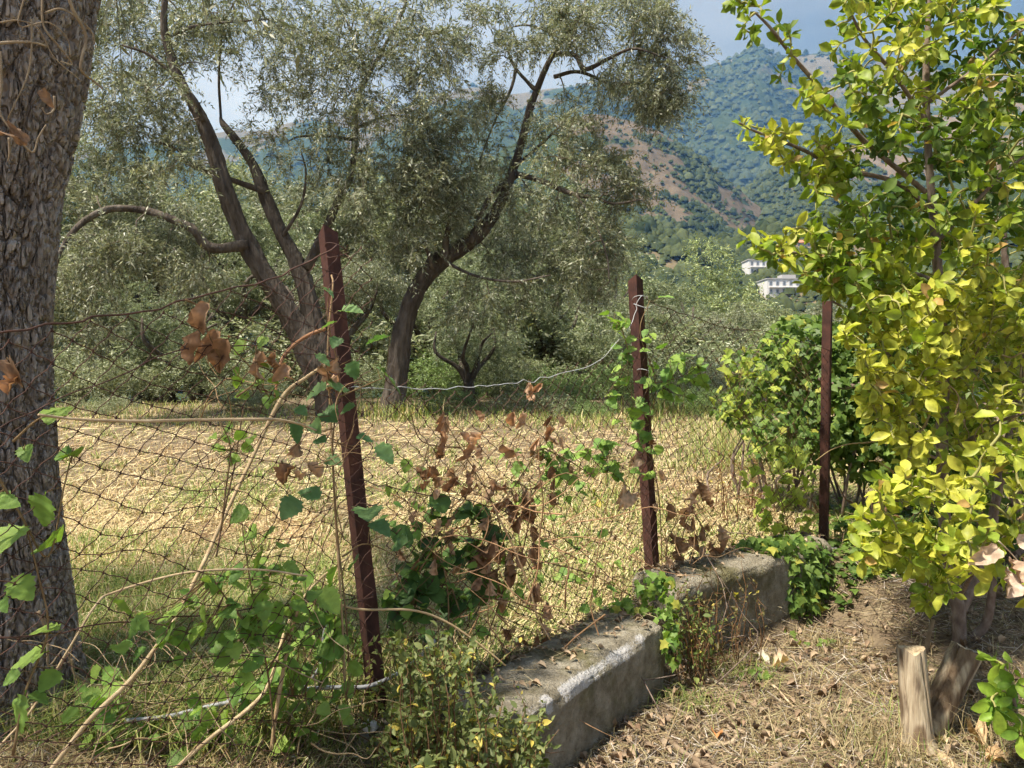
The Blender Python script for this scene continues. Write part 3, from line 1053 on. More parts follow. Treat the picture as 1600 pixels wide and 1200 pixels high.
def grow(nodes, nrad, att, r_, start=0.016, sag=0.08, maxlen=9.0):
    """connect attraction points to the branching skeleton; returns twig mesh, end points and their directions"""
    nodes = list(np.asarray(nodes)); nrad = list(np.asarray(nrad))
    arr = np.array(nodes)
    dmin = np.min(np.linalg.norm(att[:, None] - arr[None], axis=2), axis=1)
    order = np.argsort(dmin)
    mb = MB()
    ends, dirs = [], []
    arr_l = arr
    rad_l = np.array(nrad)
    for k in order:
        p = att[k]
        dd = np.linalg.norm(arr_l - p, axis=1) + 0.25 * np.maximum(0, arr_l[:, 2] - p[2] - 0.5)
        j = int(np.argmin(dd))
        a = arr_l[j]
        L = np.linalg.norm(p - a)
        if L < 0.02 or L > maxlen:
            continue
        m1 = a + (p - a) * 0.35 + r_.normal(0, 0.07 * L, 3) + (0, 0, 0.10 * L)
        m2 = a + (p - a) * 0.7 + r_.normal(0, 0.06 * L, 3) + (0, 0, 0.08 * L)
        r0 = min(rad_l[j] * 0.7, start * (0.5 + 0.55 * L))
        r0 = max(r0, 0.005)
        rads = np.array([r0, r0 * 0.8, r0 * 0.6, max(r0 * 0.35, 0.003)])
        P, R = tube(mb, [a, m1, m2, p], rads, 4, 2, cap=False)
        ends.append(p); dirs.append(norm(p - m2))
        if L > 0.35:
            ends.append(m2); dirs.append(norm(p - a))
        arr_l = np.vstack([arr_l, P[1:]])
        rad_l = np.concatenate([rad_l, R[1:]])
    return mb, np.array(ends), np.array(dirs)


OLIVE_C = np.array([(0.100, 0.115, 0.065), (0.165, 0.183, 0.108), (0.240, 0.258, 0.168), (0.330, 0.345, 0.250), (0.47, 0.48, 0.39), (0.24, 0.225, 0.105)])


def olive_foliage(mb, ends, dirs, r_, sprays=7, leaves=18, leaf=0.06, length=0.4, droop=0.45, spread=0.9, tint=(1, 1, 1), wid=0.24, stems=True):
    n = len(ends)
    E = np.repeat(ends, sprays, 0)
    D = np.repeat(dirs, sprays, 0)
    m = len(E)
    D = norm(D * 0.7 + r_.normal(0, spread * 0.75, (m, 3)))
    L = length * r_.uniform(0.5, 1.25, m)
    E = E + r_.normal(0, 0.06, (m, 3))
    dr = droop * r_.uniform(0.3, 1.6, m)
    if stems:
        tip = E + D * L[:, None] * 0.9 + np.stack([np.zeros(m), np.zeros(m), -dr * L * 0.9], -1)
        mid = E + D * L[:, None] * 0.5 + np.stack([np.zeros(m), np.zeros(m), -dr * L * 0.25], -1)
        ribbons(mb, E, mid, 0.0036, 0.0028, (0.13, 0.115, 0.08))
        ribbons(mb, mid, tip, 0.0028, 0.0016, (0.15, 0.14, 0.095))
    t = (np.arange(leaves) + 0.5) / leaves
    t = np.repeat(t[None], m, 0) + r_.uniform(-.5, .5, (m, leaves)) / leaves
    pos = E[:, None] + D[:, None] * (L[:, None] * t)[..., None]
    pos[..., 2] -= dr[:, None] * L[:, None] * t * t
    tan = D[:, None] + np.zeros((m, leaves, 3))
    tan[..., 2] -= 2 * dr[:, None] * t
    tan = norm(tan)
    side_v = norm(np.cross(tan, r_.normal(size=(m, 1, 3)) + r_.normal(0, 0.5, (m, leaves, 3))))
    sgn = np.where(np.arange(leaves) % 2, 1.0, -1.0)[None, :, None]
    ld = norm(tan * r_.uniform(0.4, 1.0, (m, leaves, 1)) + side_v * sgn * r_.uniform(0.5, 1.0, (m, leaves, 1)))
    nr = norm(r_.normal(size=(m, leaves, 3)) * 0.7 + np.array([0, 0, 0.8]))
    pos = pos.reshape(-1, 3); ld = ld.reshape(-1, 3); nr = nr.reshape(-1, 3)
    ln = leaf * r_.uniform(0.65, 1.2, len(pos))
    ci = r_.choice(len(OLIVE_C), size=len(pos), p=[.17, .26, .25, .17, .10, .05])
    c = OLIVE_C[ci] * r_.uniform(0.85, 1.15, (len(pos), 1)) * np.array(tint)
    # per spray tone
    c = c * np.repeat(r_.uniform(0.9, 1.32, (m, 1)), leaves, 0)
    add_leaves(mb, DIAMOND, pos, ld, nr, ln, ln * wid * r_.uniform(0.85, 1.25, len(pos)), c)


def clump_points(cl, depth, r_):
    """(cx, cy, rx, ry, n[, depth offset, depth spread]) in photo pixels -> points"""
    outp = []
    for c in cl:
        cx, cy, rx, ry, n = c[:5]
        n = int(n * 1.9)
        do = c[5] if len(c) > 5 else 0.0
        ds = c[6] if len(c) > 6 else None
        m_px = depth / F
        ds = ds if ds is not None else max(rx, ry) * m_px * 1.1
        v = norm(r_.normal(size=(n, 3))) * r_.random((n, 1)) ** 0.42
        outp.append(pix(cx + v[:, 0] * rx * 1.12, cy + v[:, 1] * ry * 1.12, depth + do + v[:, 2] * ds))
    return np.concatenate(outp)


def traced(mb, pts, w, depth, dz, sides, ridge, seed, lump=0.0, sub=6, ridge_f=5.0, col=None):
    pts = np.array(pts, float)
    dd = depth + np.linspace(dz[0], dz[1], len(pts))
    P = pix(pts[:, 0], pts[:, 1], dd)
    r0 = np.interp(np.linspace(0, 1, len(pts)), np.linspace(0, 1, len(w)), w) / 2 / F * depth * 0.68
    return tube(mb, P, r0, sides, sub, ridge, seed, col, ridge_f, 0.35, True, lump)


def traced_olive(label, depth, base_px, trunks, limbs, clumps, seed, sprays, leaves):
    r_ = np.random.default_rng(seed)
    b = pix(base_px[0], base_px[1], depth)
    root = thing('olive_tree', label, 'tree', (b[0], b[1], ground_z(b[0], b[1])))
    root['group'] = 'old olives at the meadow edge'
    nodes, nr = [], []
    for k, (pts, w, dz) in enumerate(trunks):
        mb = MB(); P, R = traced(mb, pts, w, depth, dz, 40, 0.30, seed + k, 0.16)
        mb.build('trunk', M['olive_bark'], root)
        n0 = len(P) // 3
        nodes.append(P[n0:]); nr.append(R[n0:])
    for k, (pts, w, dz) in enumerate(limbs):
        mb = MB(); P, R = traced(mb, pts, w, depth, dz, 12, 0.22, seed + 40 + k, 0.18, 6)
        mb.build('limb', M['olive_bark'], root)
        nodes.append(P); nr.append(R)
    att = clump_points(clumps, depth, r_)
    mb, ends, dirs = grow(np.concatenate(nodes), np.concatenate(nr), att, r_, 0.020)
    mb.build('twigs', M['twig'], root, kind='stuff')
    cb = MB(); olive_foliage(cb, ends, dirs, r_, sprays, leaves, 0.070, 0.36, 0.45, wid=0.24)
    cb.build('crown', M['olive_leaf'], root, kind='stuff')
    return root


build_near_tree()

traced_olive('gnarled olive tree with two leaning trunks rising behind the tall rusty post', 10.4, (500, 630),
    [([(520, 655), (505, 600), (470, 525), (440, 472), (408, 420), (380, 368), (356, 310), (336, 245), (318, 190), (288, 140), (268, 92), (256, 40), (262, -40)], (64, 62, 52, 44, 42, 40, 38, 32, 30, 22, 18, 14, 8), (0, -0.6)),
     ([(530, 655), (515, 600), (492, 510), (470, 425), (442, 370), (418, 315), (400, 268), (374, 225), (350, 196), (344, 184)], (56, 54, 46, 40, 34, 30, 24, 20, 15, 6), (0.1, 0.5))],
    [([(388, 384), (330, 386), (300, 357), (250, 336), (200, 326), (160, 330), (120, 356), (95, 392), (84, 430)], (26, 22, 20, 17, 15, 13, 11, 8, 4), (-0.3, -1.2)),
     ([(420, 302), (362, 281), (292, 254), (281, 236), (250, 222)], (16, 13, 11, 7, 4), (0.3, -0.4)),
     ([(478, 420), (508, 362), (530, 312), (549, 270), (555, 212), (560, 152), (590, 92), (628, 22), (640, -30)], (24, 21, 18, 17, 14, 12, 10, 8, 5), (0.2, 0.9)),
     ([(572, 112), (556, 70), (544, 38), (522, 4)], (8, 7, 5, 4), (0.7, 0.9)),
     ([(552, 218), (505, 212), (466, 214), (452, 220)], (9, 7, 5, 3), (0.5, 0.2)),
     ([(590, 92), (640, 60), (700, 50)], (8, 6, 3), (0.8, 1.1)),
     ([(346, 196), (342, 120), (350, 40), (380, -20)], (7, 6, 5, 3), (0.5, 0.2)),
     ([(318, 190), (300, 150), (240, 90), (190, 70)], (12, 10, 7, 4), (-0.5, -1.0)),
     ([(258, 60), (310, 40), (420, 30)], (8, 6, 3), (-0.5, -0.3)),
     ([(556, 200), (610, 180), (668, 190)], (8, 5, 3), (0.6, 0.9)),
     ([(440, 372), (470, 320), (478, 270), (470, 235)], (9, 7, 5, 3), (0.2, 0.0))],
    [(200, 40, 110, 70, 22), (320, 40, 100, 60, 16), (180, 160, 85, 80, 22), (262, 215, 80, 60, 14), (430, 40, 90, 60, 13), (455, 130, 60, 40, 6), (520, 110, 70, 70, 12),
     (600, 50, 100, 60, 16), (690, 50, 70, 60, 12), (660, 130, 70, 50, 11), (590, 190, 80, 45, 10), (500, 240, 80, 45, 10), (655, 235, 70, 55, 12), (160, 290, 80, 60, 16), (120, 400, 60, 60, 13, -.8),
     (190, 390, 90, 40, 10, -.6), (300, 430, 70, 40, 10, -.4), (250, 370, 70, 30, 6), (590, 300, 70, 60, 12), (680, 300, 60, 50, 9), (610, 380, 60, 50, 8), (420, 210, 40, 40, 3), (130, 490, 50, 60, 7, -.8), (270, 290, 50, 40, 3, -1.3, .4), (240, 130, 50, 40, 3, -1.2, .4)],
    101, 9, 19)

traced_olive('olive tree with a single curving trunk leaning right between the two rusty posts', 10.8, (618, 650),
    [([(612, 668), (616, 630), (620, 590), (628, 530), (640, 482), (660, 440), (690, 405), (730, 380), (762, 350), (785, 310), (800, 270), (815, 220), (828, 170), (840, 138), (856, 100), (880, 62), (902, 28), (926, -20)],
      (66, 56, 50, 45, 42, 40, 38, 35, 28, 23, 20, 18, 17, 15, 13, 11, 9, 6), (0, 0.3))],
    [([(735, 380), (752, 335), (765, 308), (790, 284), (812, 274)], (15, 13, 12, 11, 9), (-0.1, 0.2)),
     ([(808, 272), (850, 284), (892, 302), (932, 310), (960, 318), (1000, 312)], (14, 13, 11, 8, 6, 3), (0.1, -0.5)),
     ([(900, 304), (930, 350), (948, 400), (952, 440)], (6, 5, 4, 3), (-0.2, -0.6)),
     ([(868, 84), (898, 86), (914, 108), (950, 92), (990, 76), (1040, 90)], (12, 11, 10, 8, 6, 3), (0.2, -0.3)),
     ([(866, 120), (905, 112), (955, 130), (1010, 132), (1060, 150)], (10, 8, 7, 5, 3), (0.2, 0.6)),
     ([(694, 404), (698, 370), (704, 338)], (20, 13, 8), (-0.1, -0.2)),
     ([(676, 420), (664, 380), (652, 392)], (12, 9, 5), (0, -0.3)),
     ([(838, 142), (822, 126), (804, 104), (790, 70)], (10, 9, 7, 4), (0.2, 0.5)),
     ([(806, 108), (798, 140), (772, 192), (750, 250)], (8, 7, 5, 3), (0.3, 0.1)),
     ([(802, 262), (838, 232), (872, 200), (900, 170)], (9, 7, 5, 3), (0.1, 0.8)),
     ([(885, 55), (885, 20), (888, -30)], (6, 5, 3), (0.3, 0.3)),
     ([(762, 352), (720, 320), (690, 280), (680, 230)], (9, 7, 5, 3), (0, 0.6)),
     ([(690, 406), (740, 430), (800, 440), (860, 430)], (9, 6, 5, 3), (-0.1, -0.8)),
     ([(880, 62), (830, 40), (790, 44)], (6, 5, 3), (0.3, 0.7))],
    [(860, 30, 80, 45, 14), (960, 30, 110, 50, 20), (1035, 60, 50, 55, 12), (1035, 120, 50, 50, 14), (985, 130, 70, 40, 12), (1040, 165, 35, 25, 6), (770, 175, 45, 45, 7), (805, 90, 50, 40, 6),
     (745, 280, 60, 60, 11), (715, 215, 50, 45, 7), (870, 180, 50, 40, 7), (905, 235, 70, 45, 11), (960, 275, 55, 35, 8), (880, 330, 70, 40, 9), (935, 365, 65, 50, 14), (990, 300, 25, 30, 4),
     (820, 420, 80, 45, 11), (905, 425, 65, 50, 11), (700, 320, 55, 50, 8), (750, 465, 70, 35, 8), (650, 270, 50, 45, 7), (870, 240, 50, 50, 3, -1.2, .4)],
    202, 9, 19)


# ------------------------------------------------------------------ olive grove behind
def make_tree_mesh(seed, nlimb=5, natt=70, sprays=8, leaves=15, leaf=0.095, crown=((0, 0, 4.0), (2.2, 2.2, 1.9)), tint=(1, 1, 1), trunk_h=1.7, lean=0.3):
    r_ = np.random.default_rng(seed)
    top = np.array([r_.normal(0, lean), r_.normal(0, lean), trunk_h])
    tm = MB()
    P, R = tube(tm, [(0, 0, -0.6), (0.02, 0, 0.1), top * (0.5, 0.5, 0.55), top], (0.34, 0.26, 0.21, 0.19), 12, 5, 0.15, seed, None, 4.0)
    nodes, nr = [P[-3:]], [R[-3:]]
    lm = MB()
    for k in range(nlimb):
        a = k * 2 * math.pi / nlimb + r_.uniform(-.4, .4)
        o = np.array([math.cos(a), math.sin(a), 0])
        q = [top - (0, 0, 0.15), top + o * 0.4 + (0, 0, .55), top + o * 0.95 + (0, 0, 1.3) + r_.normal(0, .15, 3), top + o * 1.35 + (0, 0, 2.1) + r_.normal(0, .2, 3)]
        P, R = tube(lm, q, (0.14, 0.10, 0.065, 0.03), 7, 4, 0.10, seed + k)
        nodes.append(P); nr.append(R)
    c, rd = np.array(crown[0]), np.array(crown[1])
    # lumpy crown: a handful of sub-masses
    subs = c + norm(r_.normal(size=(9, 3))) * rd * 0.62 * r_.uniform(0.6, 1, (9, 1))
    per = natt // 9
    att = np.concatenate([s + norm(r_.normal(size=(per, 3))) * r_.random((per, 1)) ** 0.4 * rd * r_.uniform(0.36, 0.55) for s in subs])
    att = att[att[:, 2] > 0.7]
    tw, ends, dirs = grow(np.concatenate(nodes), np.concatenate(nr), att, r_, 0.02)
    fm = MB(); olive_foliage(fm, ends, dirs, r_, sprays, leaves, leaf, 0.5, 0.5, tint=tint, wid=0.27, stems=False)
    tmesh = make_mesh('trunk', *tm.arrays()[:3], M['olive_bark'], tm.arrays()[3])
    V1, Q1, T1, C1 = lm.arrays()
    lmesh = make_mesh('limbs', V1, Q1, T1, M['olive_bark'], C1)
    V2, Q2, T2, C2 = tw.arrays()
    wmesh = make_mesh('twigs', V2, Q2, T2, M['twig'], C2)
    V3, Q3, T3, C3 = fm.arrays()
    fmesh = make_mesh('crown', V3, Q3, T3, M['olive_leaf'], C3)
    return tmesh, lmesh, wmesh, fmesh


VAR = [make_tree_mesh(5, 5, 126, 12, 16), make_tree_mesh(8, 6, 126, 12, 16, crown=((0.2, 0, 3.6), (2.4, 2.2, 2.1)), tint=(0.95, 1.02, 0.9)),
       make_tree_mesh(13, 4, 126, 12, 16, crown=((-0.2, 0.1, 3.7), (1.9, 1.9, 2.3)), tint=(1.12, 1.14, 0.98))]
SMALL = make_tree_mesh(21, 5, 108, 11, 15, crown=((0, 0, 2.9), (2.2, 2.0, 1.9)), trunk_h=1.1, tint=(0.9, 0.98, 0.85))
PALE = make_tree_mesh(29, 5, 90, 9, 14, crown=((0, 0, 4.0), (1.3, 1.3, 2.6)), tint=(1.3, 1.42, 1.0))
HT = {id(VAR[0]): 6.0, id(VAR[1]): 5.9, id(VAR[2]): 6.2, id(SMALL): 4.9, id(PALE): 6.8}


def grove(px, d, top_py, var, label, name='olive_tree', wide=1.0, dark=None):
    x = (px - 800) / F * d
    gz = float(ground_z(x, d))
    top = float(pix(px, top_py, d)[2])
    s = (top - gz) / HT[id(var)]
    root = thing(name, label, 'tree', (x, d, gz), 'grove behind the meadow')
    root.rotation_euler = (0, 0, (px * 0.731 + d) % 6.283)
    root.scale = (s * wide, s * wide, s)
    for nm, me, kind in zip(('trunk', 'limbs', 'twigs', 'crown'), var, (None, None, 'stuff', 'stuff')):
        o = bpy.data.objects.new(nm, me)
        COL.objects.link(o)
        o.parent = root
        if kind:
            o['kind'] = kind


grove(735, 12.6, 455, SMALL, 'small dark-stemmed olive at the meadow edge, right of the curving trunk', wide=1.15)
grove(262, 13.8, 430, SMALL, 'olive with a dark trunk at the meadow edge, left of the two leaning trunks', wide=1.2)
grove(120, 14.5, 330, VAR[2], 'silvery olive just right of the thick near trunk, beyond the meadow', wide=1.15)
grove(-90, 15.0, 240, VAR[0], 'olive mostly hidden behind the thick near trunk', wide=1.1)
grove(390, 17.0, 300, VAR[1], 'olive directly behind the two leaning trunks, deeper in the grove', wide=1.1)
grove(225, 19.5, 210, VAR[0], 'tall olive behind the drooping left branch, second row of the grove', wide=1.05)
grove(530, 15.5, 350, VAR[0], 'olive filling the gap between the leaning trunks and the curving trunk', wide=1.15)
grove(620, 20.0, 225, VAR[2], 'olive behind the foot of the curving trunk, second row of the grove', wide=1.2)
grove(835, 15.0, 395, VAR[1], 'olive just right of the small dark-stemmed tree', wide=1.2)
grove(760, 20.5, 235, VAR[0], 'olive behind the bend of the curving trunk, second row', wide=1.15)
grove(905, 19.0, 330, VAR[2], 'olive under the right drooping branch of the curving tree', wide=1.2)
grove(960, 14.2, 470, SMALL, 'low rounded olive just left of the middle rusty post', wide=1.3)
grove(1030, 21.0, 420, VAR[1], 'olive behind the middle rusty post', wide=1.35)
grove(1100, 18.0, 462, VAR[0], 'low olive right of the middle rusty post', wide=1.5)
grove(1190, 22.0, 446, VAR[2], 'olive below the white apartment block', wide=1.6)
grove(1250, 17.0, 490, VAR[1], 'low olive behind the ivy, left of the third post', wide=1.5)
grove(60, 18.0, 200, VAR[1], 'olive whose top shows above the drooping left branch, next to the thick trunk', wide=1.15)
grove(330, 22.0, 185, VAR[2], 'tall olive far behind the leaning trunks, third row', wide=1.2)
grove(470, 21.0, 205, VAR[0], 'tall olive between the leaning trunks and the tall post, third row', wide=1.2)
grove(690, 16.5, 380, VAR[1], 'olive behind the curving trunk and left of the small dark-stemmed tree', wide=1.25)
grove(860, 23.0, 290, VAR[1], 'olive seen through the curving tree under its right branch, third row', wide=1.3)
grove(975, 17.5, 430, VAR[0], 'olive just left of the middle rusty post, second row', wide=1.4)
grove(170, 16.5, 400, VAR[1], 'olive between the thick trunk and the leaning trunks, second row', wide=1.4)
grove(1128, 31.0, 338, PALE, 'tall pale green tree standing above the grove below the valley', name='pale_tree', wide=1.15)
grove(1010, 30.0, 400, PALE, 'pale green tree at the right edge of the olive crowns', name='pale_tree', wide=1.5)
grove(1350, 20.0, 440, VAR[0], 'olive behind the golden shrub near the third post', wide=1.4)
grove(1500, 22.0, 420, VAR[2], 'olive hidden behind the golden shrub at the picture edge', wide=1.4)


# ------------------------------------------------------------------ concrete footing walls
def rough_wall(name, label, fl, fr, bl, br, z0, z1l, z1r, seed, paint=False, res=0.014, rough=1.0):
    """a cast concrete footing: front-left, front-right, back-left, back-right plan points, top heights at both ends"""
    fl, fr, bl, br = [np.array(v, float) for v in (fl, fr, bl, br)]
    length = np.linalg.norm(fr - fl)
    nl = int(length / res)
    wd = np.linalg.norm(bl - fl)
    hh = z1l - z0
    nf, nt2 = int(hh / res), int(wd / res)
    # section path: front bottom -> front top -> back top -> back bottom, as (across 0..1, up 0..1)
    sec = [(0, v) for v in np.linspace(0, 1, nf)] + [(u, 1) for u in np.linspace(0, 1, nt2)[1:]] + [(1, v) for v in np.linspace(1, 0, 8)[1:]]
    sec = np.array(sec)
    t = np.linspace(0, 1, nl)
    S, T = np.meshgrid(np.arange(len(sec)), t)
    u, v = sec[S][..., 0], sec[S][..., 1]
    front = fl + (fr - fl) * T[..., None]
    back = bl + (br - bl) * T[..., None]
    xy = front + (back - front) * u[..., None]
    zt = z1l + (z1r - z1l) * T
    z = z0 + (zt - z0) * v
    P = np.concatenate([xy, z[..., None]], -1)
    cen = np.concatenate([(front + back) / 2, ((z0 + zt) / 2)[..., None]], -1)
    # rounded, chipped arris
    ef = np.hypot(u * wd, (1 - v) * hh)
    ee = np.minimum(T, 1 - T) * length
    ch = 0.020 * (1 + 0.9 * fbm(np.stack([T * length * 9, T * 0], -1), 3, seed)) * np.exp(-(ef / 0.028) ** 2)
    P = P + norm(cen - P) * ch[..., None]
    nv = 0.010 * fbm(P * 7, 3, seed + 2) + 0.006 * fbm(P * 28, 3, seed + 3) + 0.0045 * np.abs(fbm(P * 75, 2, seed + 4))
    nrm = np.where((u > 0)[..., None] & (u < 1)[..., None], np.array([0, 0, 1.0]), 0)
    fn = norm(np.array([-(back - front)[0, 0, 0], -(back - front)[0, 0, 1], 0.0]))
    nrm = np.where((u <= 0)[..., None], fn, nrm)
    nrm = np.where((u >= 1)[..., None], -fn, nrm)
    P = P + nrm * (nv * rough)[..., None]
    # end taper so the end face is not knife sharp
    P = P + (cen - P) * (0.07 * np.exp(-(ee / 0.02) ** 2))[..., None]
    pm = np.zeros(u.shape)
    if paint:
        along = T * length
        band = np.exp(-((u * wd - 0.012) / 0.022) ** 2) * (u >= 0) * (v > 0.9)
        band = np.maximum(band, np.exp(-(((1 - v) * hh) / 0.012) ** 2) * (u <= 0))
        blot = fbm(np.stack([along * 22, along * 0 + 3], -1), 4, seed + 7)
        pm = np.clip(band * (0.75 + 0.9 * blot), 0, 1) * smooth(0.05, 0.2, T) * smooth(0.95, 0.75, T)
        pm = np.maximum(pm, 0.42 * np.exp(-(u * wd / 0.12) ** 2) * (v > .9) * smooth(.1, .3, T))
    n, m = u.shape
    mb = MB()
    i, j = np.meshgrid(np.arange(n - 1), np.arange(m - 1), indexing='ij')
    Q = np.stack([i * m + j, (i + 1) * m + j, (i + 1) * m + j + 1, i * m + j + 1], -1).reshape(-1, 4)
    mb.add(P.reshape(-1, 3), Q, None, np.stack([pm] * 3, -1).reshape(-1, 3))
    # end faces: shrinking rings
    for e, flip in ((0, False), (n - 1, True)):
        ring = P[e]
        c = ring.mean(0)
        rings = [ring]
        for k in (0.8, 0.55, 0.3, 0.0001):
            rr = c + (ring - c) * k
            rr = rr + (0.010 * fbm(rr * 20, 3, seed + 12))[:, None] * norm(np.array([*(fl - fr), 0.0])) * (1 if e == 0 else -1)
            rings.append(rr)
        R = np.array(rings)
        a, b = np.meshgrid(np.arange(4), np.arange(m - 1), indexing='ij')
        q = np.stack([a * m + b, a * m + b + 1, (a + 1) * m + b + 1, (a + 1) * m + b], -1).reshape(-1, 4)
        if flip:
            q = q[:, ::-1]
        mb.add(R.reshape(-1, 3), q, None, (0, 0, 0))
    return tag(mb.build(name, M['concrete']), label, 'wall')


nrm2 = np.array([-0.787, 0.617])
f0, f1_ = np.array([-0.02, 2.015]), np.array([0.60, 2.865])
rough_wall('concrete_footing', 'low concrete footing with chipped white paint along its front edge', f0, f1_, f0 + nrm2 * 0.25, f1_ + nrm2 * 0.26, 0.02, 0.50, 0.50, 3, True)
g0, g1 = np.array([0.67, 3.02]), np.array([1.66, 3.80])
n3 = norm(np.array([-(g1 - g0)[1], (g1 - g0)[0]]))
rough_wall('concrete_footing', 'taller grey concrete footing behind the middle post, half hidden by ivy', g0, g1, g0 + n3 * 0.24, g1 + n3 * 0.24, 0.05, 0.585, 0.60, 8)


def lump(name, label, c, s, mat, seed, cat, n=40, root=None):
    u = np.linspace(0, math.pi, n)
    v = np.linspace(0, 2 * math.pi, n * 2, endpoint=False)
    U, W = np.meshgrid(u, v, indexing='ij')
    D = np.stack([np.sin(U) * np.cos(W), np.sin(U) * np.sin(W), np.cos(U)], -1)
    D = np.sign(D) * np.abs(D) ** 0.8
    R = 1 + 0.22 * fbm(D * 1.7 + seed, 3, seed) + 0.10 * fbm(D * 5 + seed, 3, seed + 1) + 0.04 * fbm(D * 14, 2, seed + 2)
    V = np.array(c) + D * R[..., None] * np.array(s)
    m = 2 * n
    i, j = np.meshgrid(np.arange(n - 1), np.arange(m), indexing='ij')
    j2 = (j + 1) % m
    Q = np.stack([i * m + j, (i + 1) * m + j, (i + 1) * m + j2, i * m + j2], -1).reshape(-1, 4)
    mb = MB(); mb.add(V.reshape(-1, 3), Q, None, (0, 0, 0))
    o = mb.build(name, mat)
    return tag(o, label, cat)


pb = pix(585, 1175, 2.10)
lump('concrete_footing', 'broken lump of grey concrete at the foot of the tall leaning post', (pb[0], pb[1], 0.33), (0.12, 0.13, 0.15), M['concrete'], 4, 'concrete block')
p3 = pix(1292, 880, 3.96)
lump('mortar_lump', 'rough grey mortar lump round the foot of the third post', (p3[0] - .02, p3[1] - .03, p3[2]), (0.075, 0.08, 0.10), M['mortar'], 9, 'stone')
pw = pix(578, 1128, 2.05)
lump('white_stone', 'small white stone beside the foot of the tall leaning post', (pw[0], pw[1], pw[2] - .01), (0.022, 0.02, 0.016), M['white_wall'], 2, 'stone', 16)


# ------------------------------------------------------------------ rusty wire fence
def seg_frame(px):
    return 0 if px < 556 else (1 if px < 1015 else 2)


def fence_at(px, py, off=0.0, seg=None):
    """point where the ray of a photo pixel meets the fence plane, moved off towards the camera"""
    px = np.atleast_1d(np.asarray(px, float)); py = np.atleast_1d(np.asarray(py, float))
    outp = np.zeros((len(px), 3))
    off = np.broadcast_to(np.asarray(off, float), px.shape)
    for i in range(len(px)):
        k = seg_frame(px[i]) if seg is None else seg
        a, b = FL[k], FL[k + 1]
        dv = b - a
        r = pix(px[i], py[i], 1.0) - CAM
        # solve CAM + t r on the vertical plane through a, b
        den = r[0] * dv[1] - r[1] * dv[0]
        t = (a[0] * dv[1] - a[1] * dv[0]) / den
        t = min(max(t, 0.9), 6.0)
        P = CAM + r * t
        outp[i] = P - norm(r) * off[i]
    return outp


fence = thing('wire_fence', 'rusty chain-link fence on iron angle posts around the meadow', 'fence', (0.655, 3.30, 0.5))


def angle_post(b, t, wd, yaw, seed, point=True):
    """L-section iron post from b to t, legs wd wide, top cut to a point"""
    b, t = np.array(b, float), np.array(t, float)
    th = 0.0055
    ax = norm(t - b)
    e1 = np.array([math.cos(yaw), math.sin(yaw), 0.0])
    e1 = norm(e1 - ax * (e1 @ ax))
    e2 = np.cross(ax, e1)
    sec = np.array([(0, 0), (wd, 0), (wd, th), (th, th), (th, wd), (0, wd)])
    L = np.linalg.norm(t - b)
    n = 46
    zz = np.linspace(0, L, n)
    V = []
    for k, z in enumerate(zz):
        jig = 0.0012 * np.array([vnoise(np.array([[z * 9, q * 3.1, seed]]), seed)[0] for q in range(6)])
        bow = 0.006 * math.sin(z * 2.1 + seed)
        for q, (p1, p2) in enumerate(sec):
            drop = 0.0
            if point and k == n - 1:
                drop = -0.55 * (p1 + p2)
            V.append(b + ax * (z + drop) + e1 * (p1 + jig[q] + bow) + e2 * (p2 - jig[q]))
    V = np.array(V)
    Q = []
    for k in range(n - 1):
        for q in range(6):
            q2 = (q + 1) % 6
            Q.append((k * 6 + q, k * 6 + q2, (k + 1) * 6 + q2, (k + 1) * 6 + q))
    o = (n - 1) * 6
    Q += [(o, o + 1, o + 2, o + 3), (o, o + 3, o + 4, o + 5)]
    mb = MB(); mb.add(V, Q)
    return mb


def post(px_b, py_b, d_b, px_t, py_t, d_t, wd, yaw, seed, point, label):
    b, t = pix(px_b, py_b, d_b), pix(px_t, py_t, d_t)
    b = b - norm(t - b) * 0.12
    mb = angle_post(b, t, wd, yaw, seed, point)
    return mb.build('post', M['rust'], fence, smooth_shade=False, label=label)


post1 = post(583, 1118, 2.14, 508, 350, 2.16, 0.042, math.radians(38), 1, True, 'tall iron post leaning left')
post2 = post(1022, 925, 3.30, 995, 428, 3.32, 0.047, math.radians(42), 2, True, 'iron post with a pointed top')
post3 = post(1292, 900, 4.0, 1299, 470, 4.0, 0.045, math.radians(58), 3, False, 'iron post under the golden shrub')


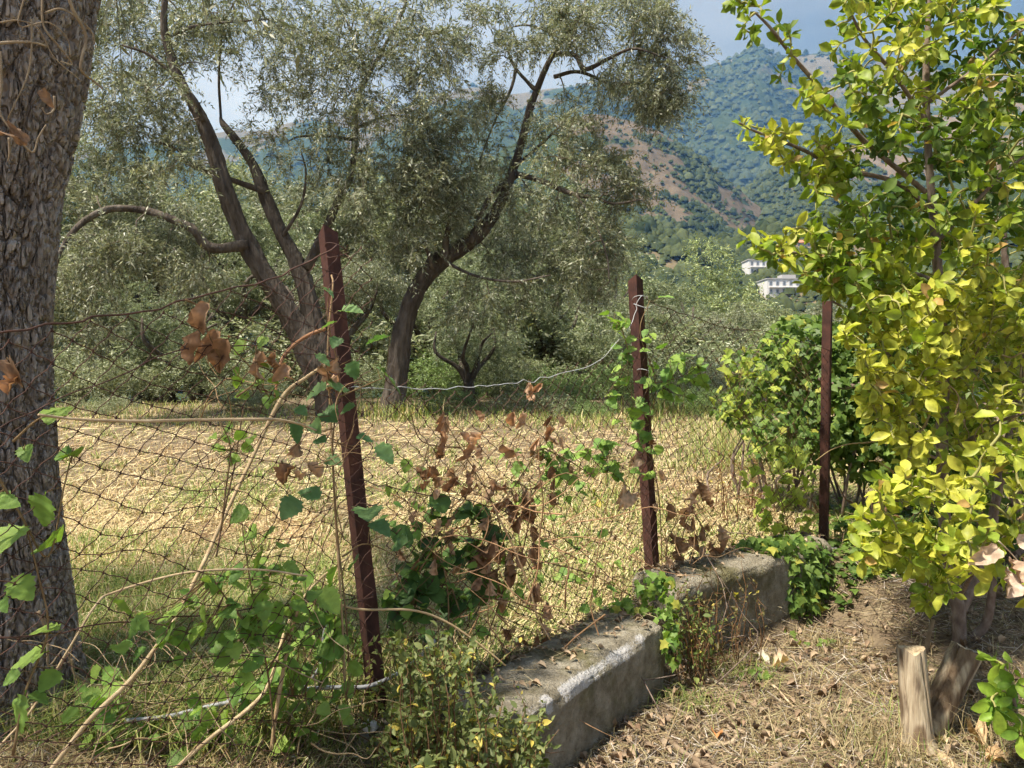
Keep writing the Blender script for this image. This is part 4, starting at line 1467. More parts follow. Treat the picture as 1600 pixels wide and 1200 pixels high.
def netting(k, top_px, bot_z, cell_w, cell_h, seed, u0=0.0, u1=1.0, wav=0.035):
    """diamond mesh between two posts; the top follows a sagging line given in photo pixels"""
    a, b = FL[k], FL[k + 1]
    a3, b3 = a + (b - a) * u0, a + (b - a) * u1
    L = np.linalg.norm(b3 - a3)
    tp = fence_at([p[0] for p in top_px], [p[1] for p in top_px], seg=k)
    s_top = ((tp[:, :2] - a3) @ (b3 - a3)) / L
    o = np.argsort(s_top)
    s_top, z_top = s_top[o], tp[o, 2]
    nc = int(round(L / (cell_w / 2)))
    nr_ = int(round((1.95 - bot_z) / (cell_h / 2)))
    fn = norm(np.array([(b3 - a3)[1], -(b3 - a3)[0]]))
    I, J = np.meshgrid(np.arange(nc + 1), np.arange(nr_ + 1), indexing='ij')

    def node(i, j):
        s = i / nc * L
        zt = np.interp(s, s_top, z_top)
        z = zt - (nr_ - j) * cell_h / 2 * (1 + 0.05 * vnoise(np.stack([s * 2, j * 0.3], -1), seed))
        q = np.stack([s * 2.2, z * 2.2], -1)
        q5 = np.stack([s * 9, z * 9], -1)
        dx = 0.030 * fbm(q, 2, seed + 1) + 0.006 * vnoise(q5, seed + 5)
        dz = 0.045 * fbm(q, 2, seed + 2) + 0.006 * vnoise(q5, seed + 6)
        dn = wav * fbm(q * 0.8, 2, seed + 3) + 0.006 * vnoise(q5 * 2, seed + 7)
        edge = np.minimum(s, L - s)
        dn = dn * smooth(0, 0.15, edge)
        dx = dx * smooth(0, 0.1, edge)
        xy = a3 + (b3 - a3) * np.clip((s + dx) / L, 0, 1)[..., None] + fn * dn[..., None]
        return np.concatenate([xy, (z + dz)[..., None]], -1), z + dz - zt

    P, rel = node(I.astype(float), J.astype(float))
    A, B = [], []
    ok = (I + J) % 2 == 0
    for di, dj in ((1, 1), (1, -1)):
        i0, j0 = I[ok], J[ok]
        i1, j1 = i0 + di, j0 + dj
        m = (i1 <= nc) & (j1 >= 0) & (j1 <= nr_)
        p0, p1 = P[i0[m], j0[m]], P[i1[m], j1[m]]
        zok = (p0[:, 2] > bot_z - 0.1) & (p1[:, 2] > bot_z - 0.1)
        p0, p1 = p0[zok], p1[zok]
        # each strand bends near its twists: three pieces
        dirv = p1 - p0
        up = np.array([0, 0, 1.0])
        bend = 0.16 * dirv[:, 2:3] * up
        q0 = p0 + dirv * 0.22 + bend * 0.55
        q1 = p0 + dirv * 0.78 - bend * 0.55
        for x, y in ((p0, q0), (q0, q1), (q1, p1)):
            A.append(x); B.append(y)
    mb = MB()
    A, B = np.concatenate(A), np.concatenate(B)
    strips(mb, A, B, 0.00125, 0.00125)
    # little twist knots
    kn = P[ok]
    kn = kn[kn[:, 2] > bot_z - 0.1]
    strips(mb, kn - (0, 0, .004), kn + (0.001, 0, .004), 0.0019, 0.0019)
    mb.build('wire_netting', M['wire'], fence)
    return


netting(0, [(-400, 640), (0, 522), (150, 498), (300, 468), (440, 430), (553, 392)], 0.42, 0.078, 0.060, 3, 0.0, 0.985, 0.05)
netting(1, [(570, 606), (660, 612), (760, 604), (860, 592), (930, 570), (1000, 540)], 0.50, 0.072, 0.058, 9, 0.012, 0.985, 0.04)
netting(2, [(1025, 470), (1100, 505), (1170, 525), (1240, 540), (1296, 548)], 0.58, 0.066, 0.056, 15, 0.015, 0.985, 0.03)


def wire_line(name, pts, r, mat, seg=None, off=0.004, label=None, wob=0.003):
    pts = np.array(pts, float)
    P = fence_at(pts[:, 0], pts[:, 1], off, seg)
    P = catmull(P, 6)
    P = P + rng.normal(0, wob, P.shape) * np.array([1, 1, 1])
    mb = MB(); tube(mb, P, r, 5, 2)
    return mb.build(name, mat, fence, label=label)


wire_line('top_wire', [(-60, 540), (0, 521), (150, 497), (300, 467), (440, 430), (528, 384)], 0.0022, M['wire'], 0)
wire_line('top_wire', [(548, 604), (590, 608), (660, 608), (740, 605), (800, 600), (855, 590), (930, 566), (985, 508), (1000, 462)], 0.0014, M['zinc'], 1, label='bright zinc wire')
wire_line('top_wire', [(1008, 466), (1060, 488), (1140, 512), (1200, 520), (1298, 548)], 0.0018, M['wire'], 2)
wire_line('tension_wire', [(560, 750), (650, 770), (760, 790), (880, 842), (960, 905), (1015, 925)], 0.0017, M['wire'], 1)
wire_line('tension_wire', [(1018, 600), (1120, 640), (1230, 680), (1297, 690)], 0.0014, M['wire'], 2)
wire_line('tension_wire', [(-60, 1010), (100, 985), (300, 960), (560, 935)], 0.0016, M['wire'], 0)
wire_line('tension_wire', [(-60, 700), (150, 600), (330, 540), (528, 560)], 0.0014, M['wire'], 0)
for (cx_, cy_, dd_, rr_) in ((524, 386, 2.15, .030), (527, 398, 2.15, .030), (543, 545, 2.15, .031), (548, 604, 2.15, .031), (566, 722, 2.14, .031), (574, 790, 2.14, .031), (1001, 466, 3.31, .033), (1003, 478, 3.31, .033), (1008, 580, 3.3, .033)):
    c = pix(cx_, cy_, dd_)
    a_ = np.linspace(0, 2 * math.pi, 13)
    P = c + np.stack([np.cos(a_) * rr_ * 1.05, np.sin(a_) * rr_ * 1.05 + 0.012, 0.010 * np.sin(a_ * 1.3 + cx_)], -1)
    mb = MB(); tube(mb, P, 0.0016, 5, 2); mb.build('wire_tie', M['wire'] if cx_ < 990 else M['zinc'], fence)


# ------------------------------------------------------------------ cut stumps and sticks
def stump(name, label, b, t, r0, r1, seed, dark=False):
    b, t = np.array(b), np.array(t)
    root = thing(name, label, 'stump', b)
    ax = norm(t - b)
    u = norm(np.cross(ax, [0.2, 1, 0.1])); v = np.cross(ax, u)
    n, m = 70, 64
    L = np.linalg.norm(t - b)
    A, Zz = np.meshgrid(np.arange(m) / m * 2 * math.pi, np.linspace(0, 1, n))
    cs = np.stack([np.cos(A), np.sin(A)], -1)
    R = (r0 + (r1 - r0) * Zz) * (1 + 0.10 * fbm(np.concatenate([cs * 1.2, Zz[..., None] * 0.8], -1), 2, seed))
    gr = fbm(np.concatenate([cs * 9, Zz[..., None] * 1.4], -1), 3, seed + 1)
    R = R * (1 + 0.05 * gr)
    for ca, cw, cd in ((-1.2, 0.07, 0.45), (-1.75, 0.05, 0.35), (-0.5, 0.06, 0.4), (-1.45, 0.04, 0.25), (-2.3, 0.05, 0.35), (0.6, 0.06, 0.3), (2.2, 0.07, 0.3)):
        da = np.arctan2(np.sin(A - ca - 0.1 * np.sin(Zz * 5)), np.cos(A - ca - 0.1 * np.sin(Zz * 5)))
        R = R * (1 - cd * np.exp(-(da / cw) ** 2) * smooth(0.1, 0.5, Zz))
    R = R * (1 + 0.25 * smooth(0.15, 0, Zz))
    topv = 0.02 * fbm(cs * 1.5 + seed, 2, seed + 4) * smooth(0.8, 1, Zz)
    V = b + ax * ((Zz * L) + topv)[..., None] + R[..., None] * (cs[..., :1] * u + cs[..., 1:] * v)
    i, j = np.meshgrid(np.arange(n - 1), np.arange(m), indexing='ij')
    j2 = (j + 1) % m
    Q = np.stack([i * m + j, i * m + j2, (i + 1) * m + j2, (i + 1) * m + j], -1).reshape(-1, 4)
    bark = smooth(0.0, 0.2, fbm(np.concatenate([cs * 0.9, Zz[..., None] * 1.5], -1), 3, seed + 7) + (0.3 if dark else 0.02))
    c = np.array([1.0, 1.0, 1.0]) * (1 - bark[..., None]) + np.array([0.42, 0.36, 0.33]) * bark[..., None]
    mb = MB(); mb.add(V.reshape(-1, 3), Q, None, c.reshape(-1, 3)); mb.build('trunk', M['deadwood'], root)
    ring = V[-1]
    cc = ring.mean(0)
    rings = np.array([cc + (ring - cc) * k + ax * (0.006 * (1 - k) - 0.0005) for k in (1.0, 0.93, 0.75, 0.5, 0.25, 0.02)])
    rings[2:5] += (0.004 * fbm(rings[2:5] * 60, 2, seed))[..., None] * ax
    a, b2 = np.meshgrid(np.arange(5), np.arange(m), indexing='ij')
    b3 = (b2 + 1) % m
    q = np.stack([a * m + b2, a * m + b3, (a + 1) * m + b3, (a + 1) * m + b2], -1).reshape(-1, 4)
    mb = MB(); mb.add(rings.reshape(-1, 3), q, None, (1.05, 1.0, 0.92)); mb.build('cut_face', M['deadwood'], root)
    return root


stump('tree_stump', 'upright sawn stump with split grey wood under the golden shrub', pix(1436, 1172, 2.42), pix(1424, 1016, 2.45), 0.052, 0.044, 1)
stump('tree_stump', 'sawn stump leaning right with torn orange wood and bark', pix(1444, 1152, 2.52), pix(1510, 1016, 2.58), 0.046, 0.052, 4, True)


def stick(name, label, pts, d, wpx, col=(1, 1, 1), mat='stem', group=None, sides=7, ground=None, ridge=0.12, cat='stick'):
    pts = np.array(pts, float)
    d = np.broadcast_to(np.asarray(d, float), (len(pts),))
    P = pix(pts[:, 0], pts[:, 1], d)
    r = np.interp(np.linspace(0, 1, len(pts)), np.linspace(0, 1, len(np.atleast_1d(wpx))), np.atleast_1d(wpx)) / 2 / F * d
    mb = MB(); tube(mb, P, r, sides, 6, ridge, int(abs(pts[0, 0])), col, 12.0, lump=0.12)
    return tag(mb.build(name, M[mat]), label, cat, group)


def gstick(name, label, pts, wpx, col=(1, 1, 1), lift=0.012, mat='stem', cat='stick'):
    """a stick lying on the ground: pixel track dropped on the ground surface"""
    P = []
    for px, py in pts:
        d = 2.5
        for _ in range(12):
            q = pix(px, py, d)
            gz = float(ground_z(q[0], q[1])) + lift
            d = d * (CAM[2] - gz) / max(CAM[2] - q[2], 0.05)
            d = min(max(d, 1.8), 8)
        P.append(pix(px, py, d))
    P = np.array(P)
    r = np.interp(np.linspace(0, 1, len(P)), np.linspace(0, 1, len(np.atleast_1d(wpx))), np.atleast_1d(wpx)) / 2 / F * P[:, 1]
    mb = MB(); tube(mb, P, r, 8, 6, 0.14, int(pts[0][0]), col, 12.0, lump=0.15)
    return tag(mb.build(name, M[mat]), label, cat)


gstick('fallen_branch', 'wavy pale fallen branch lying on the straw', [(1088, 1182), (1110, 1165), (1140, 1162), (1152, 1150), (1150, 1142), (1168, 1146)], (8, 9, 8, 6), (.95, .9, .85))
gstick('fallen_branch', 'dark fallen branch at the bottom edge, below the wavy pale branch', [(1040, 1150), (1062, 1172), (1090, 1190), (1112, 1200), (1150, 1215)], (9, 11, 12, 12), (.55, .5, .48))
gstick('fallen_branch', 'short grey branch end lying above the wavy pale branch', [(1192, 1128), (1206, 1136), (1224, 1144), (1245, 1150)], (9, 9, 8, 6), (.8, .74, .7))
gstick('fallen_branch', 'thin pale twig lying in the straw below the green tuft', [(1194, 1062), (1214, 1076), (1230, 1094), (1240, 1104)], (4, 4, 3, 3), (1.25, 1.2, 1.1))
gstick('fallen_branch', 'dark curved branch at the bottom edge below the dry grass', [(1190, 1212), (1230, 1190), (1262, 1182)], (9, 9, 6), (.6, .54, .5))
gstick('fallen_branch', 'split plank-like branch lying in front of the upright stump', [(1452, 1165), (1480, 1190), (1512, 1225)], (12, 18, 18), (1.1, 1.0, .85), mat='deadwood')
stick('dead_branch', 'broken dead branch standing behind the upright stump', [(1446, 1020), (1452, 990), (1458, 968)], [2.62, 2.62, 2.63], (8, 7, 6), (.6, .55, .5))
stick('dry_cane', 'long pale cane slanting from the bottom left corner up to the tall post', [(70, 1215), (140, 1125), (206, 1060), (262, 985), (276, 962), (318, 880), (342, 826), (392, 720), (440, 622), (478, 590), (512, 568)],
      np.linspace(1.62, 2.12, 11), (7.5, 7.5, 7, 6, 6.5, 5), (1.2, 1.12, .95), cat='cane')
stick('dry_cane', 'thin pale cane rising from the bottom edge beside the long slanting cane', [(262, 1212), (330, 1152), (385, 1110), (415, 1078), (430, 1040), (446, 985), (470, 940), (500, 905), (545, 870)],
      np.linspace(1.75, 2.05, 9), (7, 7, 6, 5, 4), (1.25, 1.18, 1.0), cat='cane')
stick('dry_cane', 'upright brown cane in front of the green leaves left of the tall post', [(424, 1172), (432, 1110), (446, 1030), (456, 985), (470, 940)], np.linspace(1.85, 1.9, 5), (7, 7, 6, 5), (1.05, .92, .72), cat='cane')
stick('dry_cane', 'horizontal pale stem running along the fence right of the thick trunk', [(60, 648), (120, 655), (210, 658), (300, 656), (400, 655), (436, 656), (470, 663), (500, 675)], np.linspace(1.38, 1.93, 8), (4, 5, 5, 5, 4, 3), (1.25, 1.15, 1.0), cat='cane')
stick('dry_cane', 'reddish curved stem arching left from the tall post', [(508, 514), (478, 526), (450, 548), (436, 575), (430, 620)], np.linspace(2.05, 1.9, 5), (7, 6, 6, 5, 4), (.85, .55, .42), cat='cane')
stick('dry_cane', 'thin tan stem crossing in front of the thick trunk near the bottom', [(0, 1165), (50, 1108), (110, 1010), (150, 945), (180, 925), (290, 895), (400, 890), (480, 900)], np.linspace(1.45, 1.8, 8), (4, 4, 4, 3), (1.15, 1.08, .95), cat='cane')
stick('dry_cane', 'thin upright stem just left of the tall leaning post', [(540, 1080), (534, 960), (524, 800), (516, 640), (512, 540), (520, 450), (518, 430)], np.linspace(1.98, 2.08, 7), (4, 4, 3, 3), (.9, .75, .6), cat='cane')
stick('dry_cane', 'thin dark stem rising beside the middle of the left fence panel', [(338, 870), (350, 800), (366, 730), (372, 690), (380, 640)], np.linspace(1.8, 1.85, 5), (3, 3, 2), (.4, .32, .28), cat='cane')
stick('dry_cane', 'arched pale stem crossing the foot of the tall leaning post', [(500, 935), (560, 952), (640, 953), (690, 968), (740, 1000), (790, 1040)], np.linspace(2.02, 2.15, 6), (4, 4, 4, 3), (1.25, 1.1, .85), cat='cane')
stick('dry_cane', 'dry stem hanging from the dead leaves down to the footing', [(770, 790), (800, 850), (828, 920), (840, 965), (860, 1000)], np.linspace(2.4, 2.45, 5), (3, 3, 3, 2), (1.0, .85, .68), cat='cane')
stick('grey_cable', 'grey plastic cable lying across the weeds below the fence', [(195, 1126), (260, 1120), (330, 1103), (400, 1090), (470, 1078), (520, 1074), (580, 1071), (640, 1040), (680, 1000)], np.linspace(1.95, 2.16, 9), (7, 7, 7, 6), mat='cable', ridge=0.0, cat='cable')
stick('grey_cable', 'thinner grey cable rising from the weeds behind the left leaves', [(475, 1075), (500, 1040), (505, 1000), (512, 950), (510, 925)], np.linspace(2.05, 2.1, 5), (5, 5, 4), mat='cable', ridge=0.0, cat='cable')
stick('grey_cable', 'thin grey cable drooping below the long pale cane', [(320, 1165), (330, 1125), (350, 1098), (380, 1085)], [2.0, 2.0, 2.02, 2.04], (4, 4, 3), mat='cable', ridge=0.0, cat='cable')


# ------------------------------------------------------------------ green and dead climbers on the fence
def tones(n, a, b, r_, j=0.12):
    t = r_.random((n, 1))
    return np.clip((np.array(a) * (1 - t) + np.array(b) * t) * r_.uniform(1 - j, 1 + j, (n, 1)), 0.005, 0.95)


G_FRESH = ((0.14, 0.26, 0.060), (0.29, 0.41, 0.085))
G_BLUE = ((0.10, 0.20, 0.075), (0.18, 0.29, 0.11))
G_DARK = ((0.045, 0.10, 0.025), (0.10, 0.18, 0.045))
G_LIME = ((0.26, 0.36, 0.05), (0.45, 0.50, 0.10))
D_BROWN = ((0.30, 0.165, 0.085), (0.56, 0.40, 0.27))
AXIS = np.array([0, -1.0, 0.0])


def climber(label, stems, leaves, size_default, tint, seed, kind='green', tm=None, off=(0.0, 0.05), cloud=None, stem_col=(.55, .45, .32), name='climbing_vine', seg=None, d=None, key=None, cat='vine', stem_w=3.0, flat=0.5):
    """leaves: (px, py[, length px]); cloud: (cx, cy, rx, ry, n, lo, hi) adds leaves round their stems"""
    r_ = np.random.default_rng(seed)
    pts = [(l[0], l[1], l[2] if len(l) > 2 else size_default * r_.uniform(.8, 1.2)) for l in leaves]
    for c in (cloud or []):
        cx, cy, rx, ry, n, lo, hi = c
        a = r_.uniform(0, 6.283, n); q = np.sqrt(r_.random(n))
        pts += list(zip(cx + np.cos(a) * q * rx, cy + np.sin(a) * q * ry, r_.uniform(lo, hi, n)))
    pts = np.array(pts, float)
    n = len(pts)
    o = r_.uniform(off[0], off[1], n)
    pos = fence_at(pts[:, 0], pts[:, 1], o, seg) if d is None else pix(pts[:, 0], pts[:, 1], d + r_.uniform(-.06, .06, n))
    dist = np.linalg.norm(pos - CAM, axis=1)
    ln = pts[:, 2] / F * dist * 1.0
    if kind == 'dead':
        dr = norm(np.stack([r_.normal(0, .45, n), r_.normal(0, .35, n), -np.ones(n)], -1))
        nr = norm(np.stack([r_.normal(0, .7, n), -np.ones(n), r_.normal(0, .3, n)], -1))
        ln = ln * 0.92
        wd = ln * r_.uniform(0.34, 0.68, n)
        tm = tm or DRY
        mat = M['dry_leaf_o']; key = key or 'dry'
    else:
        dr = norm(np.stack([r_.normal(0, 1.0, n), r_.normal(-.25, .5, n), r_.normal(-.35, .45, n)], -1))
        nr = norm(np.stack([r_.normal(-.15, .45, n), np.full(n, -0.75 * flat) + r_.normal(0, .35, n), np.ones(n)], -1))
        wd = ln * r_.uniform(0.72, 0.98, n)
        tm = tm or TOOTHED
        mat = M['vine_leaf_o']; key = key or 'toothed'
    pos = pos - dr * (ln * 0.5)[:, None]
    cols = tones(n, tint[0], tint[1], r_, 0.25 if kind == 'dead' else 0.14)
    stems3 = []
    for s_ in stems:
        s2 = np.array(s_, float)
        P = fence_at(s2[:, 0], s2[:, 1], 0.012, seg) if d is None else pix(s2[:, 0], s2[:, 1], d)
        stems3.append(catmull(P, 5))
    allp = np.concatenate(stems3) if stems3 else pos[:1]
    base = allp[np.argmin(allp[:, 2])]
    root = thing(name, label, cat, base)
    for P in stems3:
        mb = MB()
        tube(mb, P, np.linspace(1.0, 0.45, len(P)) * stem_w / 2 / F * 2.2, 5, 1, col=stem_col)
        mb.build('stem', M['stem'], root)
    mb = MB()
    # petioles join every leaf to the nearest stem
    if len(stems3):
        k = np.argmin(np.linalg.norm(pos[:, None] - allp[None], axis=2), axis=1)
        mid = (pos + allp[k]) / 2 + r_.normal(0, .006, (n, 3)) - np.array([0, 0, 0.012])
        far = np.linalg.norm(pos - allp[k], axis=1)
        strips(mb, allp[k], mid, np.where(far > .1, .0014, .001), .0010, stem_col)
        strips(mb, mid, pos, .0010, .0008, stem_col)
        mb.build('petioles', M['stem'], root, kind='stuff')
    leaf_objects('leaf', root, tm, mat, pos, dr, nr, ln, wd, cols, key)
    return root


climber('fresh green vine with toothed leaves across the thick trunk', [[(-30, 700), (30, 800), (75, 870), (100, 760), (115, 700)], [(20, 1180), (40, 1080), (75, 985), (60, 900), (40, 820)], [(20, 690), (60, 655), (100, 645)]],
        [(86, 643, 48), (112, 706, 42), (100, 712, 30), (64, 797, 54), (78, 852, 62), (14, 840, 56), (2, 782, 44), (34, 917, 40), (72, 985, 40), (45, 1026, 46), (30, 1112, 50), (78, 1062, 34), (40, 707, 30), (8, 945, 26), (60, 1090, 30), (20, 1060, 26)], 40, G_FRESH, 1, off=(0.0, 0.03))
climber('leafy green vine twining up the tall leaning post', [[(548, 1090), (540, 960), (524, 800), (520, 690), (530, 590), (512, 500), (515, 455)], [(530, 620), (565, 605), (600, 590)], [(535, 870), (575, 850), (640, 880)]],
        [(548, 487, 40), (590, 527, 40), (512, 506, 28), (495, 612, 46), (530, 602, 44), (552, 577, 32), (612, 590, 60), (515, 650, 42), (460, 676, 36), (495, 667, 34), (572, 683, 34), (602, 706, 42), (485, 774, 40), (454, 791, 42),
         (575, 803, 50), (594, 824, 46), (626, 852, 38), (650, 882, 52), (552, 880, 36), (512, 455, 28), (525, 535, 26), (505, 560, 30), (545, 640, 30), (470, 640, 26), (520, 720, 34), (500, 690, 26)], 36, G_BLUE, 2, off=(0.01, 0.06))
climber('spread of soft green vine leaves left of the tall post', [[(430, 1160), (418, 1050), (400, 960), (385, 870), (376, 800)], [(418, 1050), (470, 960), (520, 930)], [(405, 1000), (350, 930), (330, 900)]],
        [(376, 806, 36), (392, 836, 40), (418, 832, 34), (402, 872, 36), (442, 850, 30), (344, 908, 44), (372, 912, 36), (512, 940, 50), (522, 1000, 40), (512, 985, 36), (192, 945, 44), (262, 990, 46), (268, 955, 44), (275, 1008, 40), (310, 990, 36), (335, 995, 34)],
        36, G_FRESH, 3, cloud=[(420, 935, 130, 60, 60, 18, 36), (440, 1010, 110, 60, 44, 18, 34), (240, 1000, 90, 50, 14, 18, 32)], off=(-0.02, 0.06))
climber('small green sprigs on the left fence panel between trunk and tall post', [[(345, 830), (352, 770), (360, 700), (345, 660)], [(370, 620), (400, 590), (360, 540)]],
        [(356, 672, 26), (375, 680, 24), (352, 705, 26), (365, 715, 22), (340, 700, 20), (386, 700, 22), (374, 540, 30), (410, 532, 26), (400, 600, 24), (380, 620, 26), (418, 610, 24), (430, 625, 22)], 24, G_FRESH, 4, cloud=[(400, 600, 40, 30, 10, 16, 24), (365, 700, 40, 40, 8, 14, 22)], off=(-0.05, 0.02))
climber('dark green ivy-like vine climbing the net right of the tall post', [[(700, 1010), (700, 930), (690, 850), (710, 780)], [(700, 930), (740, 880), (770, 820)], [(690, 960), (640, 930), (620, 900)]],
        [], 40, G_DARK, 5, cloud=[(705, 840, 75, 60, 46, 26, 46), (660, 940, 60, 60, 34, 26, 44), (700, 910, 70, 50, 20, 24, 40)], off=(-0.10, 0.02), tm=OVAL, key='vine_oval')
climber('bright green creeper on the middle of the centre fence panel', [[(850, 700), (890, 720), (930, 740), (960, 700)], [(890, 720), (880, 770), (840, 760)]],
        [], 24, G_FRESH, 6, cloud=[(905, 715, 70, 30, 42, 15, 26), (860, 770, 60, 40, 26, 14, 24), (820, 720, 40, 20, 10, 14, 22)], off=(-0.05, 0.03))
climber('green vine winding round the middle rusty post', [[(1035, 900), (1030, 780), (1015, 680), (1025, 600), (1000, 520), (1015, 470)], [(1015, 600), (1060, 590), (1090, 570)], [(985, 560), (970, 510), (955, 500)]],
        [(970, 505, 26), (1040, 462, 28), (955, 500, 22), (985, 545, 24), (1040, 585, 30), (1060, 560, 30), (995, 700, 26)], 24, G_FRESH, 7, cloud=[(1000, 600, 50, 90, 36, 16, 28), (990, 700, 40, 60, 22, 16, 26), (1060, 590, 50, 40, 26, 16, 28), (970, 500, 30, 25, 8, 14, 24)], off=(-0.03, 0.05))
climber('lime green creeper covering the right fence panel beside the ivy', [[(1240, 860), (1220, 780), (1190, 700), (1150, 620), (1120, 560)], [(1190, 700), (1240, 660), (1270, 600)]],
        [], 18, G_LIME, 8, cloud=[(1170, 610, 60, 60, 50, 11, 20), (1220, 740, 60, 50, 60, 12, 22), (1230, 800, 50, 40, 40, 12, 22), (1190, 560, 60, 40, 30, 12, 20)], off=(-0.15, 0.05), tm=IVY, key='ivy_lime')
climber('scattered small green leaves threaded through the lower centre panel', [[(650, 1020), (720, 960), (800, 900), (900, 860)], [(720, 960), (690, 880), (640, 800)], [(860, 880), (930, 900), (1000, 940)]],
        [], 22, G_FRESH, 21, cloud=[(720, 930, 120, 70, 42, 14, 26), (650, 800, 50, 80, 18, 14, 26), (920, 880, 90, 50, 26, 12, 22), (960, 960, 50, 30, 16, 12, 22)], off=(-0.06, 0.04))
climber('withered brown vine leaves hanging in the centre fence panel', [[(760, 1000), (790, 900), (775, 800), (720, 700), (690, 650)], [(790, 900), (850, 850), (890, 830)], [(775, 800), (830, 720), (860, 660)], [(720, 700), (660, 690), (640, 640)]],
        [(698, 655, 36), (690, 668, 30), (745, 650, 26), (800, 655, 34), (815, 655, 28), (860, 655, 24), (875, 660, 30), (725, 690, 36), (730, 705, 36), (795, 705, 44), (838, 690, 28), (705, 740, 30), (712, 755, 34), (755, 805, 30), (762, 850, 46), (765, 870, 44), (810, 800, 30), (830, 925, 34), (860, 950, 30),
         (835, 605, 34), (828, 610, 26), (840, 606, 28)], 32, D_BROWN, 9, kind='dead', cloud=[(780, 810, 60, 60, 26, 20, 36), (805, 910, 60, 60, 20, 20, 34), (705, 720, 60, 60, 18, 18, 32), (840, 740, 70, 70, 14, 18, 30), (680, 850, 60, 50, 12, 20, 32), (830, 990, 50, 25, 8, 16, 26)], off=(-0.03, 0.05))
climber('cluster of curled dead leaves hanging from the left top wire', [[(290, 468), (310, 480), (325, 520), (345, 560)], [(400, 540), (405, 590), (420, 620)]],
        [(318, 492, 52), (308, 500, 44), (312, 540, 60), (326, 535, 56), (345, 552, 62), (340, 570, 44), (398, 565, 44), (402, 580, 34), (432, 572, 46), (440, 580, 36), (425, 560, 30)], 46, D_BROWN, 10, kind='dead', off=(0.0, 0.05))
climber('single curled dead leaf caught on the net before the thick trunk', [[(12, 560), (20, 585), (24, 600)]], [(22, 580, 46), (24, 600, 34)], 40, D_BROWN, 11, kind='dead', off=(0.02, 0.04))
climber('few dead leaves on the net just left of the tall post', [[(440, 720), (455, 745), (490, 740)], [(508, 560), (515, 600)]], [(452, 742, 38), (460, 748, 34), (490, 738, 40), (470, 700, 30), (510, 585, 44), (516, 600, 40), (530, 570, 30)], 36, D_BROWN, 12, kind='dead', off=(0.0, 0.04))
climber('dead brown leaves on the fence around the middle post', [[(1040, 900), (1045, 840), (1085, 780), (1095, 760)], [(985, 780), (1000, 740), (1012, 700)]],
        [(985, 768, 40), (990, 775, 32), (1090, 765, 36), (1085, 772, 28), (1035, 745, 28), (1045, 800, 40), (1048, 850, 36), (1040, 880, 32), (1105, 790, 26), (1130, 850, 30), (1120, 830, 26), (1012, 690, 24), (1000, 715, 26)], 30, D_BROWN, 13, kind='dead', cloud=[(1060, 830, 50, 60, 12, 18, 30), (1120, 880, 60, 30, 14, 14, 24)], off=(-0.02, 0.04))
climber('low green vine among the weeds at the bottom left', [[(120, 1180), (240, 1150), (380, 1130), (500, 1130)], [(380, 1130), (440, 1090), (540, 1090)]],
        [(445, 1075, 34), (420, 1085, 34), (388, 1085, 30), (470, 1060, 40), (515, 1190, 44), (310, 1120, 30), (312, 1145, 26), (355, 1125, 34), (155, 1090, 40), (175, 1075, 36), (140, 1085, 34), (165, 1130, 30), (150, 1110, 36)], 32, G_FRESH, 14,
        cloud=[(420, 1100, 140, 70, 60, 18, 34), (160, 1110, 60, 60, 22, 18, 34), (500, 1040, 70, 60, 34, 18, 32), (280, 1150, 90, 40, 20, 16, 30)], d=1.95)


# ------------------------------------------------------------------ dry bramble tangles caught in the fence
def bramble(label, boxpx, n, seed, dlo, dhi, col, wlo=1.4, whi=3.2, up=0.5):
    r_ = np.random.default_rng(seed)
    x0, y0, x1, y1 = boxpx
    b = pix((x0 + x1) / 2, y1, (dlo + dhi) / 2)
    root = thing('dry_bramble', label, 'bramble', b)
    for k in range(n):
        px, py = r_.uniform(x0, x1), r_.uniform(y0 + .4 * (y1 - y0), y1 + 20)
        a = r_.normal(-math.pi / 2, 1.0)
        L_ = r_.uniform(.3, .9) * min(x1 - x0, y1 - y0)
        pts = [(px, py)]
        for q in range(5):
            a += r_.normal(0, .45)
            px += math.cos(a) * L_ / 5; py += math.sin(a) * L_ / 5
            pts.append((px, py))
        pts = np.array(pts)
        d = np.clip(np.cumsum(r_.normal(0, .03, 6)) + r_.uniform(dlo, dhi), dlo - .1, dhi + .1)
        w0 = r_.uniform(wlo, whi)
        mb = MB(); tube(mb, pix(pts[:, 0], pts[:, 1], d), np.linspace(w0, w0 * .4, 6) / 2 / F * d, 4, 3, col=np.array(col) * r_.uniform(.6, 1.3), cap=False)
        mb.build('stem', M['stem'], root)


bramble('tangle of thin pale dry stems at the bottom left below the fence', (100, 900, 600, 1200), 46, 1, 1.75, 2.15, (1.1, 1.0, .85))
bramble('thin dry stems tangled in the net right of the tall post', (600, 640, 960, 1010), 40, 2, 2.2, 2.7, (.75, .55, .42))
bramble('thin dry stems round the foot of the middle post', (980, 760, 1120, 960), 24, 3, 3.05, 3.35, (.7, .55, .42), 1.0, 1.9)
bramble('bare brown stems on the ground behind the third post', (1290, 700, 1400, 900), 30, 4, 4.0, 4.4, (.5, .36, .28), 2, 5)
bramble('wiry stems hanging in the left fence panel near the tall post', (300, 460, 540, 900), 30, 5, 1.85, 2.1, (.85, .7, .55), 1.2, 2.4)
bramble('bare twigs inside the golden shrub', (1400, 380, 1600, 760), 30, 6, 2.75, 3.2, (.8, .72, .5), 2, 4)


